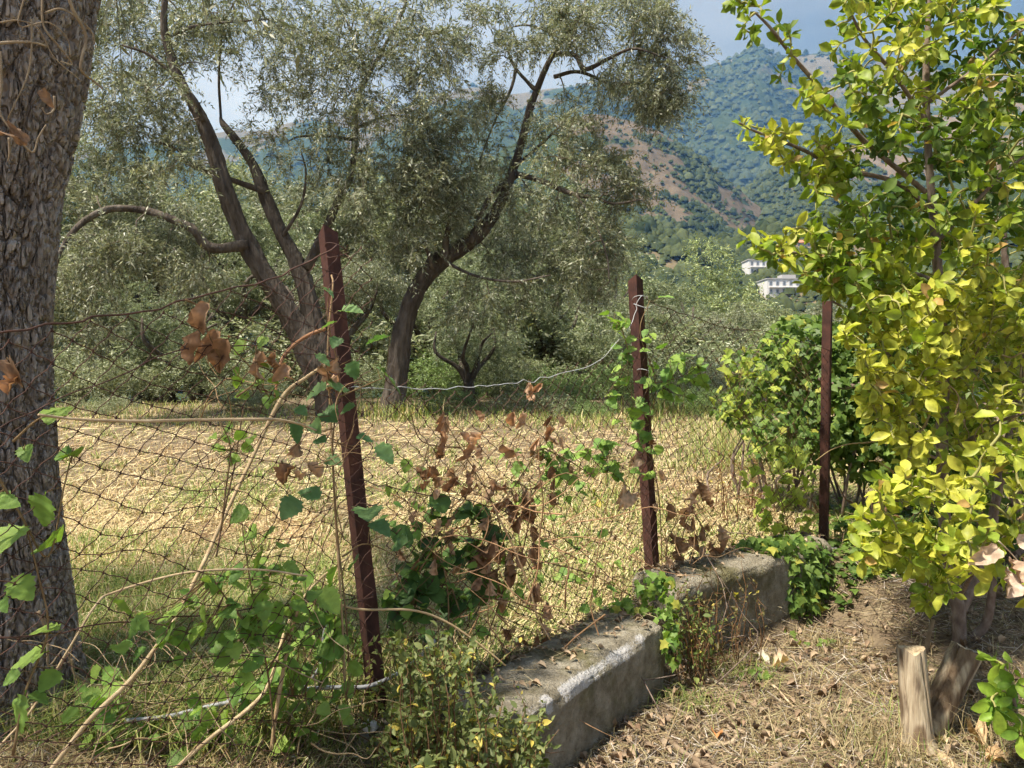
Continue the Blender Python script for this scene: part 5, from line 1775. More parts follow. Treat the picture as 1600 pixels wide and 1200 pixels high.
# ------------------------------------------------------------------ golden shrub and its neighbours
def inside(poly, x, y):
    poly = np.asarray(poly, float)
    c = np.zeros(np.shape(x), bool)
    j = len(poly) - 1
    for i in range(len(poly)):
        xi, yi = poly[i]; xj, yj = poly[j]
        c ^= ((yi > y) != (yj > y)) & (x < (xj - xi) * (y - yi) / (yj - yi + 1e-12) + xi)
        j = i
    return c


def sample_poly(poly, n, r_):
    poly = np.asarray(poly, float)
    lo, hi = poly.min(0), poly.max(0)
    outp = np.zeros((0, 2))
    while len(outp) < n:
        q = r_.uniform(lo, hi, (n * 3, 2))
        outp = np.vstack([outp, q[inside(poly, q[:, 0], q[:, 1])]])
    return outp[:n]


def whorls(tips, tdir, r_, per=(5, 9), size=(0.045, 0.07), up=0.55, ratio=(0.46, 0.62)):
    P, Dv, Nv, L, W, I = [], [], [], [], [], []
    for k, (p, t) in enumerate(zip(tips, tdir)):
        n = int(r_.integers(per[0], per[1] + 1))
        a0 = r_.uniform(0, 6.28)
        u = norm(np.cross(t, [0.31, 0.2, 0.93])); v = np.cross(t, u)
        for m in range(n):
            a = a0 + m * 2.4
            rad = math.cos(a) * u + math.sin(a) * v
            back = 0.045 * (m / n) * r_.uniform(0.6, 1.6)
            d = norm(t * r_.uniform(0.15, 0.85) + rad * r_.uniform(0.7, 1.1) + r_.normal(0, .15, 3) + (0, 0, -0.12))
            nn = norm(t * 0.6 + np.array([-.12, -.22, up]) + r_.normal(0, .35, 3) - rad * 0.25)
            l = r_.uniform(*size) * r_.choice([0.55, 0.8, 1.0, 1.15], p=[.15, .25, .4, .2])
            P.append(p - t * back); Dv.append(d); Nv.append(nn); L.append(l); W.append(l * r_.uniform(*ratio)); I.append(k)
    return np.array(P), np.array(Dv), np.array(Nv), np.array(L), np.array(W), np.array(I)


def shrub(name, label, base, stems, poly_sets, colour, seed, limit=300, size=(0.042, 0.068), mats=None, twig='green_twig', start=0.008, cat='shrub', tmpl=None, key='shrub'):
    """stems: (pixel track, depths, widths px); poly_sets: (polygon px, n tips, depth lo, depth hi)"""
    r_ = np.random.default_rng(seed)
    root = thing(name, label, cat, base)
    nodes, nr = [], []
    for pts, d, w in stems:
        pts = np.array(pts, float)
        dd = np.interp(np.linspace(0, 1, len(pts)), np.linspace(0, 1, len(d)), d)
        P = pix(pts[:, 0], pts[:, 1], dd)
        r = np.interp(np.linspace(0, 1, len(pts)), np.linspace(0, 1, len(w)), w) / 2 / F * dd
        mb = MB(); Pp, R = tube(mb, P, r, 10, 6, 0.08, seed, None, 20.0, lump=0.08)
        mb.build('stem', M['shrub_bark'], root)
        nodes.append(Pp); nr.append(R)
    att = []
    for poly, n, lo, hi in poly_sets:
        q = sample_poly(poly, n, r_)
        att.append(pix(q[:, 0], q[:, 1], r_.uniform(lo, hi, n)))
    att = np.concatenate(att)
    mb, ends, dirs = grow(np.concatenate(nodes), np.concatenate(nr), att, r_, start)
    mb.build('twigs', M[twig], root, kind='stuff')
    dirs = norm(dirs + r_.normal(0, .25, dirs.shape) + (0, 0, .15))
    P, Dv, Nv, L, W, I = whorls(ends, dirs, r_, size=size)
    px, py = to_px(P)
    cols = colour(px, py, P, I, len(ends), r_)
    mats = mats or (M['shrub_leaf_o'], M['shrub_leaf_a'])
    split_leaves(root, 'leaf', tmpl or OVAL, mats, P, Dv, Nv, L, W, cols, key, limit)
    return root


def golden(px, py, P, I, ne, r_):
    n = len(px)
    f = fbm(P * 2.2, 2, 5)
    tip = r_.normal(0, 0.16, ne)[I]
    # yellow and green at random; greener deep inside and upper right, yellower low down
    yel = 0.56 + 0.70 * f + tip - 0.50 * smooth(1380, 1540, px) * smooth(480, 260, py) - 0.25 * smooth(2.85, 3.15, P[:, 1]) + 0.22 * smooth(330, 480, py) + r_.normal(0, .12, n)
    yel = np.clip(yel, 0, 1)[:, None]
    g = np.array([0.080, 0.145, 0.024]); m = np.array([0.245, 0.33, 0.036]); y = np.array([0.52, 0.51, 0.075])
    c = np.where(yel < 0.5, g + (m - g) * yel * 2, m + (y - m) * (yel - 0.5) * 2)
    rust = (r_.random(n) < 0.02)[:, None]
    c = np.where(rust, np.array([0.46, 0.30, 0.10]), c)
    return np.clip(c * r_.uniform(0.85, 1.15, (n, 1)), 0.01, 0.9)


def greenish(px, py, P, I, ne, r_):
    n = len(px)
    t = np.clip(0.45 + 0.4 * fbm(P * 2.5, 2, 9) + r_.normal(0, .2, n), 0, 1)[:, None]
    return np.array([0.055, 0.115, 0.022]) * (1 - t) + np.array([0.20, 0.27, 0.045]) * t


sb = pix(1490, 1060, 3.05)
gz_s = float(ground_z(sb[0], sb[1]))
shrub('golden_shrub', 'tall shrub with yellow and green oval leaves at the picture edge', (sb[0], sb[1], gz_s),
      [([(1496, 1075), (1498, 960), (1480, 860), (1472, 720), (1474, 600), (1470, 480), (1462, 380), (1452, 260), (1447, 130), (1452, 0), (1455, -90)], (3.05, 3.0), (22, 20, 18, 18, 17, 15, 14, 12, 10, 8, 5)),
       ([(1500, 960), (1540, 860), (1566, 720), (1600, 590), (1612, 450)], (3.05, 3.2), (16, 13, 11, 9, 6)),
       ([(1500, 1010), (1540, 975), (1552, 900), (1556, 800), (1580, 700)], (3.1, 3.0), (15, 14, 11, 9, 6)),
       ([(1446, 300), (1400, 262), (1340, 210), (1282, 138), (1240, 90), (1205, 45), (1180, 20)], (3.0, 2.7), (8, 8, 8, 7, 6, 5, 3)),
       ([(1456, 330), (1400, 285), (1310, 262), (1250, 232), (1180, 205), (1155, 192)], (3.0, 2.75), (8, 7, 6, 5, 4, 3)),
       ([(1464, 440), (1400, 420), (1330, 420), (1270, 400), (1225, 392), (1190, 378)], (2.95, 2.75), (8, 7, 6, 5, 4, 3)),
       ([(1472, 620), (1430, 600), (1380, 545), (1330, 490), (1300, 470)], (2.95, 2.7), (7, 6, 5, 4, 3)),
       ([(1474, 720), (1430, 700), (1380, 640), (1350, 600)], (2.95, 2.65), (6, 5, 4, 3)),
       ([(1452, 200), (1400, 120), (1350, 60), (1325, 10)], (3.0, 2.85), (7, 6, 5, 3)),
       ([(1450, 160), (1520, 110), (1580, 60), (1610, 40)], (3.0, 2.9), (7, 5, 4, 3)),
       ([(1462, 380), (1520, 320), (1580, 260), (1640, 220)], (3.0, 2.9), (7, 6, 5, 3)),
       ([(1490, 900), (1440, 860), (1390, 830), (1350, 810)], (2.95, 2.55), (7, 6, 5, 3)),
       ([(1500, 930), (1530, 880), (1560, 850), (1590, 820)], (2.95, 2.2), (8, 7, 6, 4)),
       ([(1494, 700), (1560, 660), (1620, 640)], (3.0, 2.7), (6, 5, 4))],
      [([(1330, -40), (1300, 60), (1310, 130), (1340, 170), (1330, 220), (1290, 250), (1270, 330), (1250, 390), (1300, 450), (1400, 470), (1620, 460), (1620, 90), (1570, -40)], 520, 2.65, 3.35),
       ([(1135, -10), (1150, 40), (1200, 110), (1300, 190), (1330, 200), (1240, 60), (1200, -10)], 22, 2.68, 2.85),
       ([(1145, 180), (1160, 220), (1240, 270), (1330, 300), (1330, 230), (1230, 200)], 38, 2.7, 2.95),
       ([(1165, 365), (1185, 400), (1240, 450), (1330, 480), (1330, 380), (1260, 350)], 50, 2.65, 2.9),
       ([(1300, 440), (1320, 530), (1345, 600), (1385, 720), (1450, 740), (1480, 560), (1470, 430)], 175, 2.55, 3.0),
       ([(1470, 420), (1480, 720), (1620, 740), (1620, 420)], 220, 2.75, 3.4),
       ([(1335, 770), (1340, 890), (1400, 890), (1460, 960), (1500, 930), (1490, 760), (1420, 730)], 95, 2.35, 2.75),
       ([(1490, 760), (1500, 890), (1560, 960), (1620, 940), (1620, 700), (1560, 640)], 30, 2.0, 2.3)],
      golden, 77, 300)
sb2 = pix(1590, 960, 3.9)
shrub('green_shrub', 'dark green bushy shrub in the shade behind the golden shrub', (sb2[0], sb2[1], float(ground_z(sb2[0], sb2[1]))),
      [([(1590, 1000), (1588, 800), (1580, 600), (1570, 400), (1560, 250)], (3.9, 3.8), (22, 18, 14, 10, 6)),
       ([(1560, 985), (1530, 800), (1500, 620), (1480, 480)], (3.9, 3.9), (16, 12, 9, 5)),
       ([(1600, 560), (1570, 500), (1530, 420)], (3.6, 3.7), (16, 13, 8)),
       ([(1620, 990), (1700, 700), (1720, 400)], (4.0, 4.0), (18, 14, 8))],
      [([(1400, 420), (1390, 620), (1420, 760), (1440, 930), (1640, 960), (1760, 900), (1790, 450), (1700, 150), (1480, 140), (1440, 300)], 680, 3.5, 4.5)],
      greenish, 78, 220, size=(0.05, 0.075), key='green_shrub', mats=(M['shrub_leaf_o'], M['shrub_leaf_a']))
sb3 = pix(1600, 1180, 2.2)
shrub('leafy_seedling', 'bright green leafy sprig at the bottom right corner', (sb3[0], sb3[1], float(ground_z(sb3[0], sb3[1]))),
      [([(1602, 1190), (1592, 1130), (1578, 1070), (1570, 1040)], (2.2, 2.2), (6, 5, 3)), ([(1600, 1180), (1612, 1120), (1606, 1060)], (2.2, 2.25), (6, 5, 3))],
      [([(1548, 1030), (1556, 1150), (1620, 1160), (1620, 1040), (1580, 1015)], 13, 2.12, 2.3)],
      lambda px, py, P, I, ne, r_: tones(len(px), (0.13, 0.26, 0.03), (0.30, 0.42, 0.05), r_), 79, 90, size=(0.05, 0.075), key='seedling', mats=(M['shrub_leaf_o'], M['shrub_leaf_a']))
# shrivelled pale leaves caught at the right edge
pl = pix(np.array([1560, 1585, 1596, 1572, 1590, 1575]), np.array([855, 850, 870, 885, 812, 870]), 1.98)
cr_ = thing('withered_spray', 'pale shrivelled leaves caught in the golden shrub at the picture edge', 'dead leaves', pl[3])
mbp = MB(); tube(mbp, pix(np.array([1620, 1600, 1580, 1560]), np.array([930, 890, 865, 845]), np.array([2.1, 2.0, 1.99, 1.98])), .002, 5, 4); mbp.build('twig', M['stem'], cr_)
leaf_objects('leaf', cr_, DRY, M['dry_leaf_o'], pl, np.array([(-.6, -.2, -.3), (.4, -.3, .2), (.3, 0, -.8), (-.2, -.1, -1), (.3, -.2, .5), (.1, -.3, -.9)]), np.array([(0, -1, .4)] * 6), np.array([.075, .07, .07, .08, .06, .07]), np.array([.055, .055, .05, .05, .05, .05]),
             np.array([(.62, .47, .34), (.70, .55, .42), (.58, .42, .30), (.60, .48, .38), (.66, .50, .30), (.52, .38, .27)]), 'dry')


# ------------------------------------------------------------------ ivy bank round the third post
def ivy_mass(label, ells, n, seed, size, tint, limit, stems=()):
    r_ = np.random.default_rng(seed)
    P, Nv = [], []
    wts = np.array([e[2] * e[3] for e in ells], float); wts /= wts.sum()
    cs = []
    for e, wgt in zip(ells, wts):
        cx, cy, rx, ry, d, rd = e
        k = int(n * wgt)
        v = norm(r_.normal(size=(k, 3)))
        v[:, 1] = -np.abs(v[:, 1]) * np.where(r_.random(k) < 0.8, 1, -1)
        rr = r_.random(k) ** 0.28
        lum = 1 + 0.22 * fbm(v * 2.2 + cx * 0.01, 3, seed)
        c = pix(cx, cy, d)
        sc_ = np.array([rx / F * d, rd, ry / F * d])
        P.append(c + v * (rr * lum)[:, None] * sc_)
        Nv.append(norm(v / sc_ * 0.3 + np.array([-.1, -.25, .75]) + r_.normal(0, .4, (k, 3))))
        cs.append(c)
    P, Nv = np.concatenate(P), np.concatenate(Nv)
    gz = ground_z(P[:, 0], P[:, 1])
    ok = P[:, 2] > gz + 0.02
    P, Nv = P[ok], Nv[ok]
    k = len(P)
    Dv = norm(np.stack([r_.normal(0, .6, k), r_.normal(-.3, .4, k), r_.normal(-.8, .4, k)], -1))
    ln = r_.uniform(size[0], size[1], k)
    cols = tones(k, tint[0], tint[1], r_)
    ylw = (r_.random(k) < 0.06)[:, None]
    cols = np.where(ylw, np.array([.42, .42, .08]), cols)
    base = cs[0].copy(); base[2] = float(ground_z(base[0], base[1]))
    root = thing('ivy', label, 'ivy', base)
    for st, d, wpx in stems:
        st = np.array(st, float)
        mb = MB()
        tube(mb, pix(st[:, 0], st[:, 1], d), wpx / 2 / F * d, 6, 5, 0.1, seed)
        mb.build('stem', M['shrub_bark'], root)
    mb = MB()
    # woody runners from the ground into the mass
    for q in range(26 if n > 2000 else 6):
        c = cs[q % len(cs)] + r_.normal(0, .15, 3)
        g = np.array([c[0] + r_.normal(0, .12), c[1] + r_.normal(0, .1), 0.0]); g[2] = float(ground_z(g[0], g[1])) - .02
        tube(mb, [g, (g * .6 + c * .4) + r_.normal(0, .07, 3), (g * .25 + c * .75) + r_.normal(0, .07, 3), c], np.array((.010, .008, .006, .003)) * (1 if n > 2000 else .3), 5, 3)
    mb.build('runners', M['shrub_bark'], root, kind='stuff')
    split_leaves(root, 'leaf', IVY, (M['vine_leaf_o'], M['vine_leaf_a']), P, Dv, Nv, ln, ln * r_.uniform(.85, 1.1, k), cols, 'ivy', limit)


ivy_mass('thick dark ivy bank swallowing the fence behind the third rusty post',
         [(1255, 545, 70, 55, 4.75, .35), (1195, 590, 65, 55, 5.0, .4), (1285, 630, 75, 85, 4.7, .40), (1350, 560, 60, 90, 4.55, .3), (1225, 680, 65, 45, 4.7, .35), (1340, 690, 60, 60, 4.6, .3), (1410, 620, 70, 140, 4.7, .4), (1150, 640, 40, 30, 5.3, .3), (1480, 760, 70, 120, 4.8, .4)],
         6500, 91, (0.035, 0.058), ((0.055, 0.115, 0.022), (0.19, 0.28, 0.055)), 240, [([(1280, 590), (1310, 605), (1350, 600)], 4.4, 9)])
ivy_mass('ivy trailing down over the taller concrete footing',
         [(1215, 885, 40, 45, 3.60, .07), (1245, 860, 45, 30, 3.72, .12), (1230, 945, 45, 55, 3.58, .06), (1195, 850, 55, 16, 3.60, .10), (1255, 990, 50, 20, 3.58, .10), (1262, 910, 30, 60, 3.66, .06), (1330, 895, 60, 50, 3.92, .16), (1390, 880, 60, 60, 3.95, .2)],
         1900, 92, (0.030, 0.05), ((0.07, 0.14, 0.03), (0.20, 0.30, 0.06)), 160)
ivy_mass('small ivy patch at the joint between the two concrete footings',
         [(1022, 912, 34, 24, 2.97, .05), (1045, 960, 18, 40, 2.86, .04), (985, 945, 40, 14, 2.98, .05), (1050, 1010, 14, 30, 2.80, .03), (940, 985, 26, 8, 2.82, .04)],
         190, 93, (0.025, 0.042), ((0.13, 0.24, 0.05), (0.26, 0.36, 0.07)), 110)
ivy_mass('low ivy creeping over the straw below the mortar lump',
         [(1260, 1000, 60, 10, 3.35, .12), (1370, 965, 60, 8, 3.6, .15), (1300, 950, 70, 10, 3.75, .15), (1180, 1050, 26, 8, 2.95, .08)],
         170, 94, (0.025, 0.04), ((0.08, 0.16, 0.03), (0.22, 0.31, 0.06)), 120)


def ground_ivy(label, boxpx, dlo, dhi, n, seed, size, tint, limit=120, rise=0.10):
    r_ = np.random.default_rng(seed)
    px = r_.uniform(boxpx[0], boxpx[1], n)
    d = r_.uniform(dlo, dhi, n)
    x = (px - 800) / F * d
    gz = ground_z(x, d)
    P = np.stack([x, d, gz + 0.015 + rise * r_.random(n) ** 2 * (0.4 + 0.6 * (fbm(np.stack([x, d], -1) * 5, 2, seed) > 0))], -1)
    keep = fbm(P[:, :2] * 4, 2, seed + 1) > -0.35
    P = P[keep]
    n = len(P)
    Nv = norm(r_.normal(0, .35, (n, 3)) + np.array([-.05, -.3, 1]))
    Dv = norm(np.stack([r_.normal(0, 1, n), r_.normal(-.4, .8, n), r_.normal(-.1, .2, n)], -1))
    ln = r_.uniform(size[0], size[1], n)
    root = thing('ivy', label, 'ivy', P.mean(0))
    split_leaves(root, 'leaf', IVY, (M['vine_leaf_o'], M['vine_leaf_a']), P, Dv, Nv, ln, ln, tones(n, tint[0], tint[1], r_), 'ivy', limit)


ground_ivy('ground ivy on the shady bank between the mortar lump and the golden shrub', (1275, 1560), 3.55, 4.7, 1500, 95, (0.03, 0.052), ((0.055, 0.11, 0.022), (0.17, 0.25, 0.05)))


# ------------------------------------------------------------------ weeds and bushes
def weed(label, poly, n, dlo, dhi, seed, leaf=(0.012, 0.024), tint=((0.11, 0.15, 0.05), (0.24, 0.27, 0.10)), stem_c=(.42, .30, .22), name='weed_plant', yellow=0.06, stems=26):
    r_ = np.random.default_rng(seed)
    q = sample_poly(poly, stems, r_)
    top = pix(q[:, 0], q[:, 1], r_.uniform(dlo, dhi, stems))
    g = top + r_.normal(0, .06, (stems, 3)) * (1, 1, 0)
    g[:, 2] = ground_z(g[:, 0], g[:, 1])
    cx = g.mean(0)
    root = thing(name, label, 'weed', cx)
    mb = MB()
    P, T = [], []
    for k in range(stems):
        a = g[k] * 0.75 + cx * 0.25; a[2] = float(ground_z(a[0], a[1])) - 0.01
        b = top[k]
        pts = catmull([a, a * .55 + b * .45 + r_.normal(0, .02, 3), a * .2 + b * .8 + r_.normal(0, .02, 3), b], 5)
        tube(mb, pts, np.linspace(.0026, .0010, len(pts)), 4, 1, col=stem_c, cap=False)
        for sgm in range(3):
            i0 = int(r_.integers(5, len(pts) - 1))
            br = pts[i0] + norm(r_.normal(size=3) + (0, 0, .5)) * r_.uniform(.04, .12)
            tube(mb, [pts[i0], (pts[i0] + br) / 2 + r_.normal(0, .006, 3), br], (.0015, .0012, .0008), 3, 1, col=stem_c, cap=False)
            P += list(np.linspace(pts[i0], br, 5)); T += [norm(br - pts[i0])] * 5
        P += list(pts[4:]); T += [norm(b - a)] * len(pts[4:])
    mb.build('stems', M['stem'], root, kind='stuff')
    P, T = np.array(P), np.array(T)
    idx = r_.integers(len(P), size=n)
    pos = P[idx] + r_.normal(0, .004, (n, 3))
    Dv = norm(T[idx] * .4 + r_.normal(0, .7, (n, 3)))
    Nv = norm(r_.normal(0, .5, (n, 3)) + (0, -.2, .8))
    ln = r_.uniform(leaf[0], leaf[1], n) * np.where(r_.random(n) < .08, 1.7, 1)
    c = tones(n, tint[0], tint[1], r_)
    yl = (r_.random(n) < yellow)[:, None]
    c = np.where(yl, np.array([.55, .45, .10]), c)
    fm = MB(); add_leaves(fm, SIMPLE, pos, Dv, Nv, ln, ln * r_.uniform(.42, .65, n), c)
    fm.build('foliage', M['vine_leaf_a'], root, kind='stuff')


weed('tangled grey-green weed in front of the painted footing', [(620, 1000), (590, 1180), (700, 1215), (850, 1200), (850, 1060), (790, 1045), (720, 985), (660, 970)], 5200, 1.72, 2.1, 61, stems=90)
weed('brown and green weed growing around the foot of the tall post', [(560, 1000), (545, 1160), (640, 1190), (680, 1050), (640, 980)], 900, 1.95, 2.2, 62, stems=26, tint=((0.13, 0.17, 0.05), (0.28, 0.30, 0.10)))
weed('dark leafy weed between the two concrete footings', [(1045, 930), (1040, 1040), (1100, 1030), (1130, 960), (1080, 900)], 420, 2.85, 3.1, 63, stems=24, stem_c=(.40, .27, .18), tint=((0.10, 0.15, 0.04), (0.22, 0.26, 0.08)))
weed('dry brown-stemmed weed standing against the taller footing', [(1050, 890), (1040, 1030), (1180, 1020), (1190, 900), (1120, 880)], 300, 2.95, 3.3, 67, stems=46, stem_c=(.42, .29, .20), tint=((0.16, 0.13, 0.06), (0.26, 0.24, 0.10)))
weed('leafy weed behind the net left of the tall post', [(440, 960), (420, 1130), (560, 1140), (570, 980), (500, 920)], 1000, 2.15, 2.5, 64, stems=30, tint=((0.09, 0.16, 0.04), (0.22, 0.30, 0.07)))
weed('green weed in the meadow behind the middle post', [(930, 780), (920, 830), (990, 840), (990, 780)], 240, 4.6, 5.2, 65, (0.02, 0.04), stems=16, tint=((0.12, 0.18, 0.04), (0.26, 0.32, 0.09)))
weed('red-brown dry weed on the bank left of the third post', [(1120, 690), (1100, 820), (1210, 830), (1200, 720)], 260, 4.3, 5.0, 66, (0.014, 0.026), stems=42, stem_c=(.50, .27, .20), tint=((0.24, 0.15, 0.08), (0.34, 0.28, 0.10)))


def bush_mesh(seed, tint, n=16, leaf=0.075):
    r_ = np.random.default_rng(seed)
    nodes = np.array([(r_.normal(0, .25), r_.normal(0, .25), 0.05) for _ in range(8)])
    subs = np.array([(r_.normal(0, .7), r_.normal(0, .7), r_.uniform(.35, 1.35)) for _ in range(14)])
    att = np.concatenate([s_ + norm(r_.normal(size=(n // 2, 3))) * r_.random((n // 2, 1)) ** .4 * np.array([.5, .5, .42]) for s_ in subs])
    att[:, 2] = np.abs(att[:, 2]) + 0.05
    tw, ends, dirs = grow(nodes, np.full(len(nodes), .03), att, r_, 0.014)
    fm = MB(); olive_foliage(fm, ends, dirs, r_, 6, 15, leaf, 0.42, 0.35, tint=tint, wid=0.33, stems=False)
    a = tw.arrays(); b = fm.arrays()
    return make_mesh('stems', a[0], a[1], a[2], M['twig'], a[3]), make_mesh('foliage', b[0], b[1], b[2], M['olive_leaf'], b[3])


BUSH = [bush_mesh(3, (0.95, 1.0, 0.85)), bush_mesh(4, (0.72, 0.95, 0.5)), bush_mesh(6, (1.12, 1.15, 1.02))]


def bush(px, d, top_py, k, label, wide=1.0):
    x = (px - 800) / F * d
    gz = float(ground_z(x, d)) - 0.05
    s_ = (float(pix(px, top_py, d)[2]) - gz) / 1.75
    root = thing('bush', label, 'bush', (x, d, gz), 'bushes along the meadow edge')
    root.rotation_euler = (0, 0, px * 1.37 % 6.28)
    root.scale = (s_ * wide, s_ * wide, s_)
    for nm, me, kind in zip(('stems', 'foliage'), BUSH[k], ('stuff', 'stuff')):
        o = bpy.data.objects.new(nm, me); COL.objects.link(o); o.parent = root
        if kind:
            o['kind'] = kind


for a in ((110, 12.8, 545, 2, 'silvery bush just right of the thick trunk at the meadow edge', 1.3), (190, 13.2, 560, 2, 'second silvery bush from the thick trunk at the meadow edge', 1.3),
          (330, 13.6, 540, 0, 'grey-green bush left of the leaning trunks at the meadow edge', 1.4), (405, 12.9, 580, 0, 'low bush at the feet of the leaning trunks', 1.2),
          (560, 13.4, 560, 0, 'bush between the leaning trunks and the curving trunk', 1.2), (672, 13.8, 545, 1, 'green bush just right of the curving trunk', 1.2),
          (800, 13.6, 555, 0, 'bush right of the small dark-stemmed olive', 1.3), (880, 12.8, 575, 1, 'bright green bush halfway between dark-stemmed olive and middle post', 1.2),
          (950, 13.0, 560, 1, 'green bush just left of the middle post at the meadow edge', 1.2), (1060, 13.6, 540, 0, 'grey-green bush just right of the middle post', 1.4),
          (1130, 12.6, 560, 2, 'pale bush left of the ivy bank at the meadow edge', 1.3), (20, 13.5, 540, 0, 'bush behind the thick trunk at the meadow edge', 1.4),
          (480, 17.0, 500, 2, 'pale bush deep in the grove behind the leaning trunks', 1.6), (700, 17.5, 500, 0, 'bush deep in the grove behind the curving trunk', 1.8),
          (240, 17.0, 490, 2, 'pale bush deep in the grove, left side', 1.8), (900, 17.5, 495, 2, 'pale bush deep in the grove near the middle post', 1.8), (1200, 15.0, 520, 0, 'bush behind the ivy bank', 1.7),
          (1000, 17.0, 500, 0, 'bush deep in the grove behind the middle post', 1.7), (1110, 19.0, 490, 2, 'pale bush below the valley behind the fence', 1.9), (590, 18.5, 480, 2, 'pale bush behind the gap between the two olives', 1.9), (800, 19.0, 480, 0, 'bush deep behind the dark-stemmed olive', 1.9), (150, 11.0, 618, 2, 'tiny pale bush in the far grass right of the thick trunk', 1.5), (370, 11.6, 606, 0, 'tiny grey-green bush in the far grass left of the leaning trunks', 1.6),
          (690, 11.3, 606, 1, 'tiny green bush in the far grass right of the curving trunk', 1.5), (845, 11.0, 610, 0, 'tiny bush in the far grass midway to the middle post', 1.8), (930, 10.6, 622, 1, 'lowest green bush in the far grass left of the middle post', 1.6), (1075, 10.8, 600, 1, 'small green bush in the far grass right of the middle post', 1.4)):
    bush(*a)


# ------------------------------------------------------------------ grass, straw and litter
def blades(mb, P, h, wd, lean, az, cols, droop=0.4):
    """tapering blades of three rows; lean = horizontal reach over height"""
    n = len(P)
    d = np.stack([np.cos(az), np.sin(az), np.zeros(n)], -1)
    s_ = np.stack([-np.sin(az), np.cos(az), np.zeros(n)], -1)
    up = np.array([0, 0, 1.0])
    p1 = P + d * (h * lean * 0.35)[:, None] + up * (h * 0.6)[:, None]
    p2 = P + d * (h * lean)[:, None] + up * (h * (1 - droop * np.minimum(lean, 1.5) * 0.4))[:, None]
    V = np.stack([P - s_ * wd[:, None] / 2, P + s_ * wd[:, None] / 2, p1 + s_ * wd[:, None] * .38, p1 - s_ * wd[:, None] * .38, p2], 1)
    b = (np.arange(n) * 5)[:, None]
    mb.add(V.reshape(-1, 3), b + np.array([[0, 1, 2, 3]]), b + np.array([[3, 2, 4]]), np.repeat(cols, 5, 0))


def ground_points(n, dlo, dhi, pxlo, pxhi, r_, sidesign=None, power=1.0):
    """points on the ground, evenly spread over the picture's receding view"""
    d = 1 / (1 / dhi + (1 / dlo - 1 / dhi) * r_.random(n) ** power)
    px = r_.uniform(pxlo, pxhi, n)
    x = (px - 800) / F * d
    s_ = side(x, d)
    if sidesign is not None:
        k = (s_ * sidesign > 0.02) & (s_ * sidesign < 99)
        x, d = x[k], d[k]
    return np.stack([x, d, ground_z(x, d)], -1)


STRAW = np.array([(0.64, 0.51, 0.275), (0.76, 0.645, 0.39), (0.52, 0.39, 0.215), (0.60, 0.52, 0.28), (0.42, 0.295, 0.17)])
GREEN = np.array([(0.20, 0.28, 0.07), (0.30, 0.36, 0.10), (0.14, 0.22, 0.05), (0.40, 0.42, 0.14)])
r5 = np.random.default_rng(500)
# mown meadow: short straw mixed with green patches
P = np.concatenate([ground_points(74000, 2.2, 12.5, -250, 1750, r5, 1), ground_points(9000, 1.6, 2.4, -200, 620, r5), ground_points(36000, 2.2, 6, -100, 1400, r5, 1)])
n = len(P)
patch = fbm(P[:, :2] * 0.9, 3, 77)
isg = r5.random(n) < np.clip(0.36 + 1.7 * patch, 0.05, 0.92)
brn = smooth(-0.05, 0.35, fbm(P[:, :2] * 0.7 + 20, 3, 99))[:, None]
cols = np.where(isg[:, None], GREEN[r5.integers(4, size=n)], STRAW[r5.integers(5, size=n)] * (1 - brn * np.array([.22, .32, .34]))) * r5.uniform(.75, 1.15, (n, 1))
sz = 0.030 + 0.010 * P[:, 1] / 4
mb = MB()
blades(mb, P - (0, 0, .004), sz * r5.uniform(.5, 1.5, n), 0.0028 + 0.0011 * P[:, 1] * .5, r5.uniform(.3, 3.0, n), r5.uniform(0, 6.28, n), cols)
go = mb.build('grass', M['grass'], kind='stuff'); go['label'] = 'mown meadow grass, straw yellow with green patches'
# cut hay lying flat in swaths
P = np.concatenate([ground_points(46000, 2.2, 11.5, -150, 1450, r5, 1), ground_points(20000, 2.2, 5, -100, 1300, r5, 1)])
n = len(P)
az = r5.normal(0.4, 0.9, n)
L = (0.05 + 0.012 * P[:, 1]) * r5.uniform(.4, 1.3, n)
dv = np.stack([np.cos(az), np.sin(az), r5.normal(0.05, .16, n)], -1)
mb = MB()
ribbons(mb, P + (0, 0, .006) - dv * L[:, None] / 2, P + dv * L[:, None] / 2 + np.stack([np.zeros(n), np.zeros(n), r5.uniform(.004, .03, n)], -1), 0.0014 + 0.0006 * P[:, 1] * .6, 0.0009 + .0003 * P[:, 1] * .5, STRAW[r5.integers(5, size=n)] * r5.uniform(.8, 1.2, (n, 1)))
Pt = ground_points(900, 2.3, 11, -100, 1400, r5, 1)
for _k in range(2):
    nb_ = 9
    Q_ = np.repeat(Pt, nb_, 0) + r5.normal(0, .022, (len(Pt) * nb_, 3)) * (1, 1, 0)
    q_ = len(Q_)
    gsel = np.repeat(r5.random(len(Pt)) < .55, nb_)
    cc_ = np.where(gsel[:, None], GREEN[r5.integers(4, size=q_)], STRAW[r5.integers(5, size=q_)]) * r5.uniform(.75, 1.1, (q_, 1))
    blades(mb, Q_ - (0, 0, .005), r5.uniform(.04, .13, q_), np.full(q_, .003) + .0005 * Q_[:, 1], r5.uniform(.2, 1.6, q_), r5.uniform(0, 6.28, q_), cc_, .8)
ho = mb.build('hay', M['litter'], kind='stuff'); ho['label'] = 'cut hay strewn over the meadow'
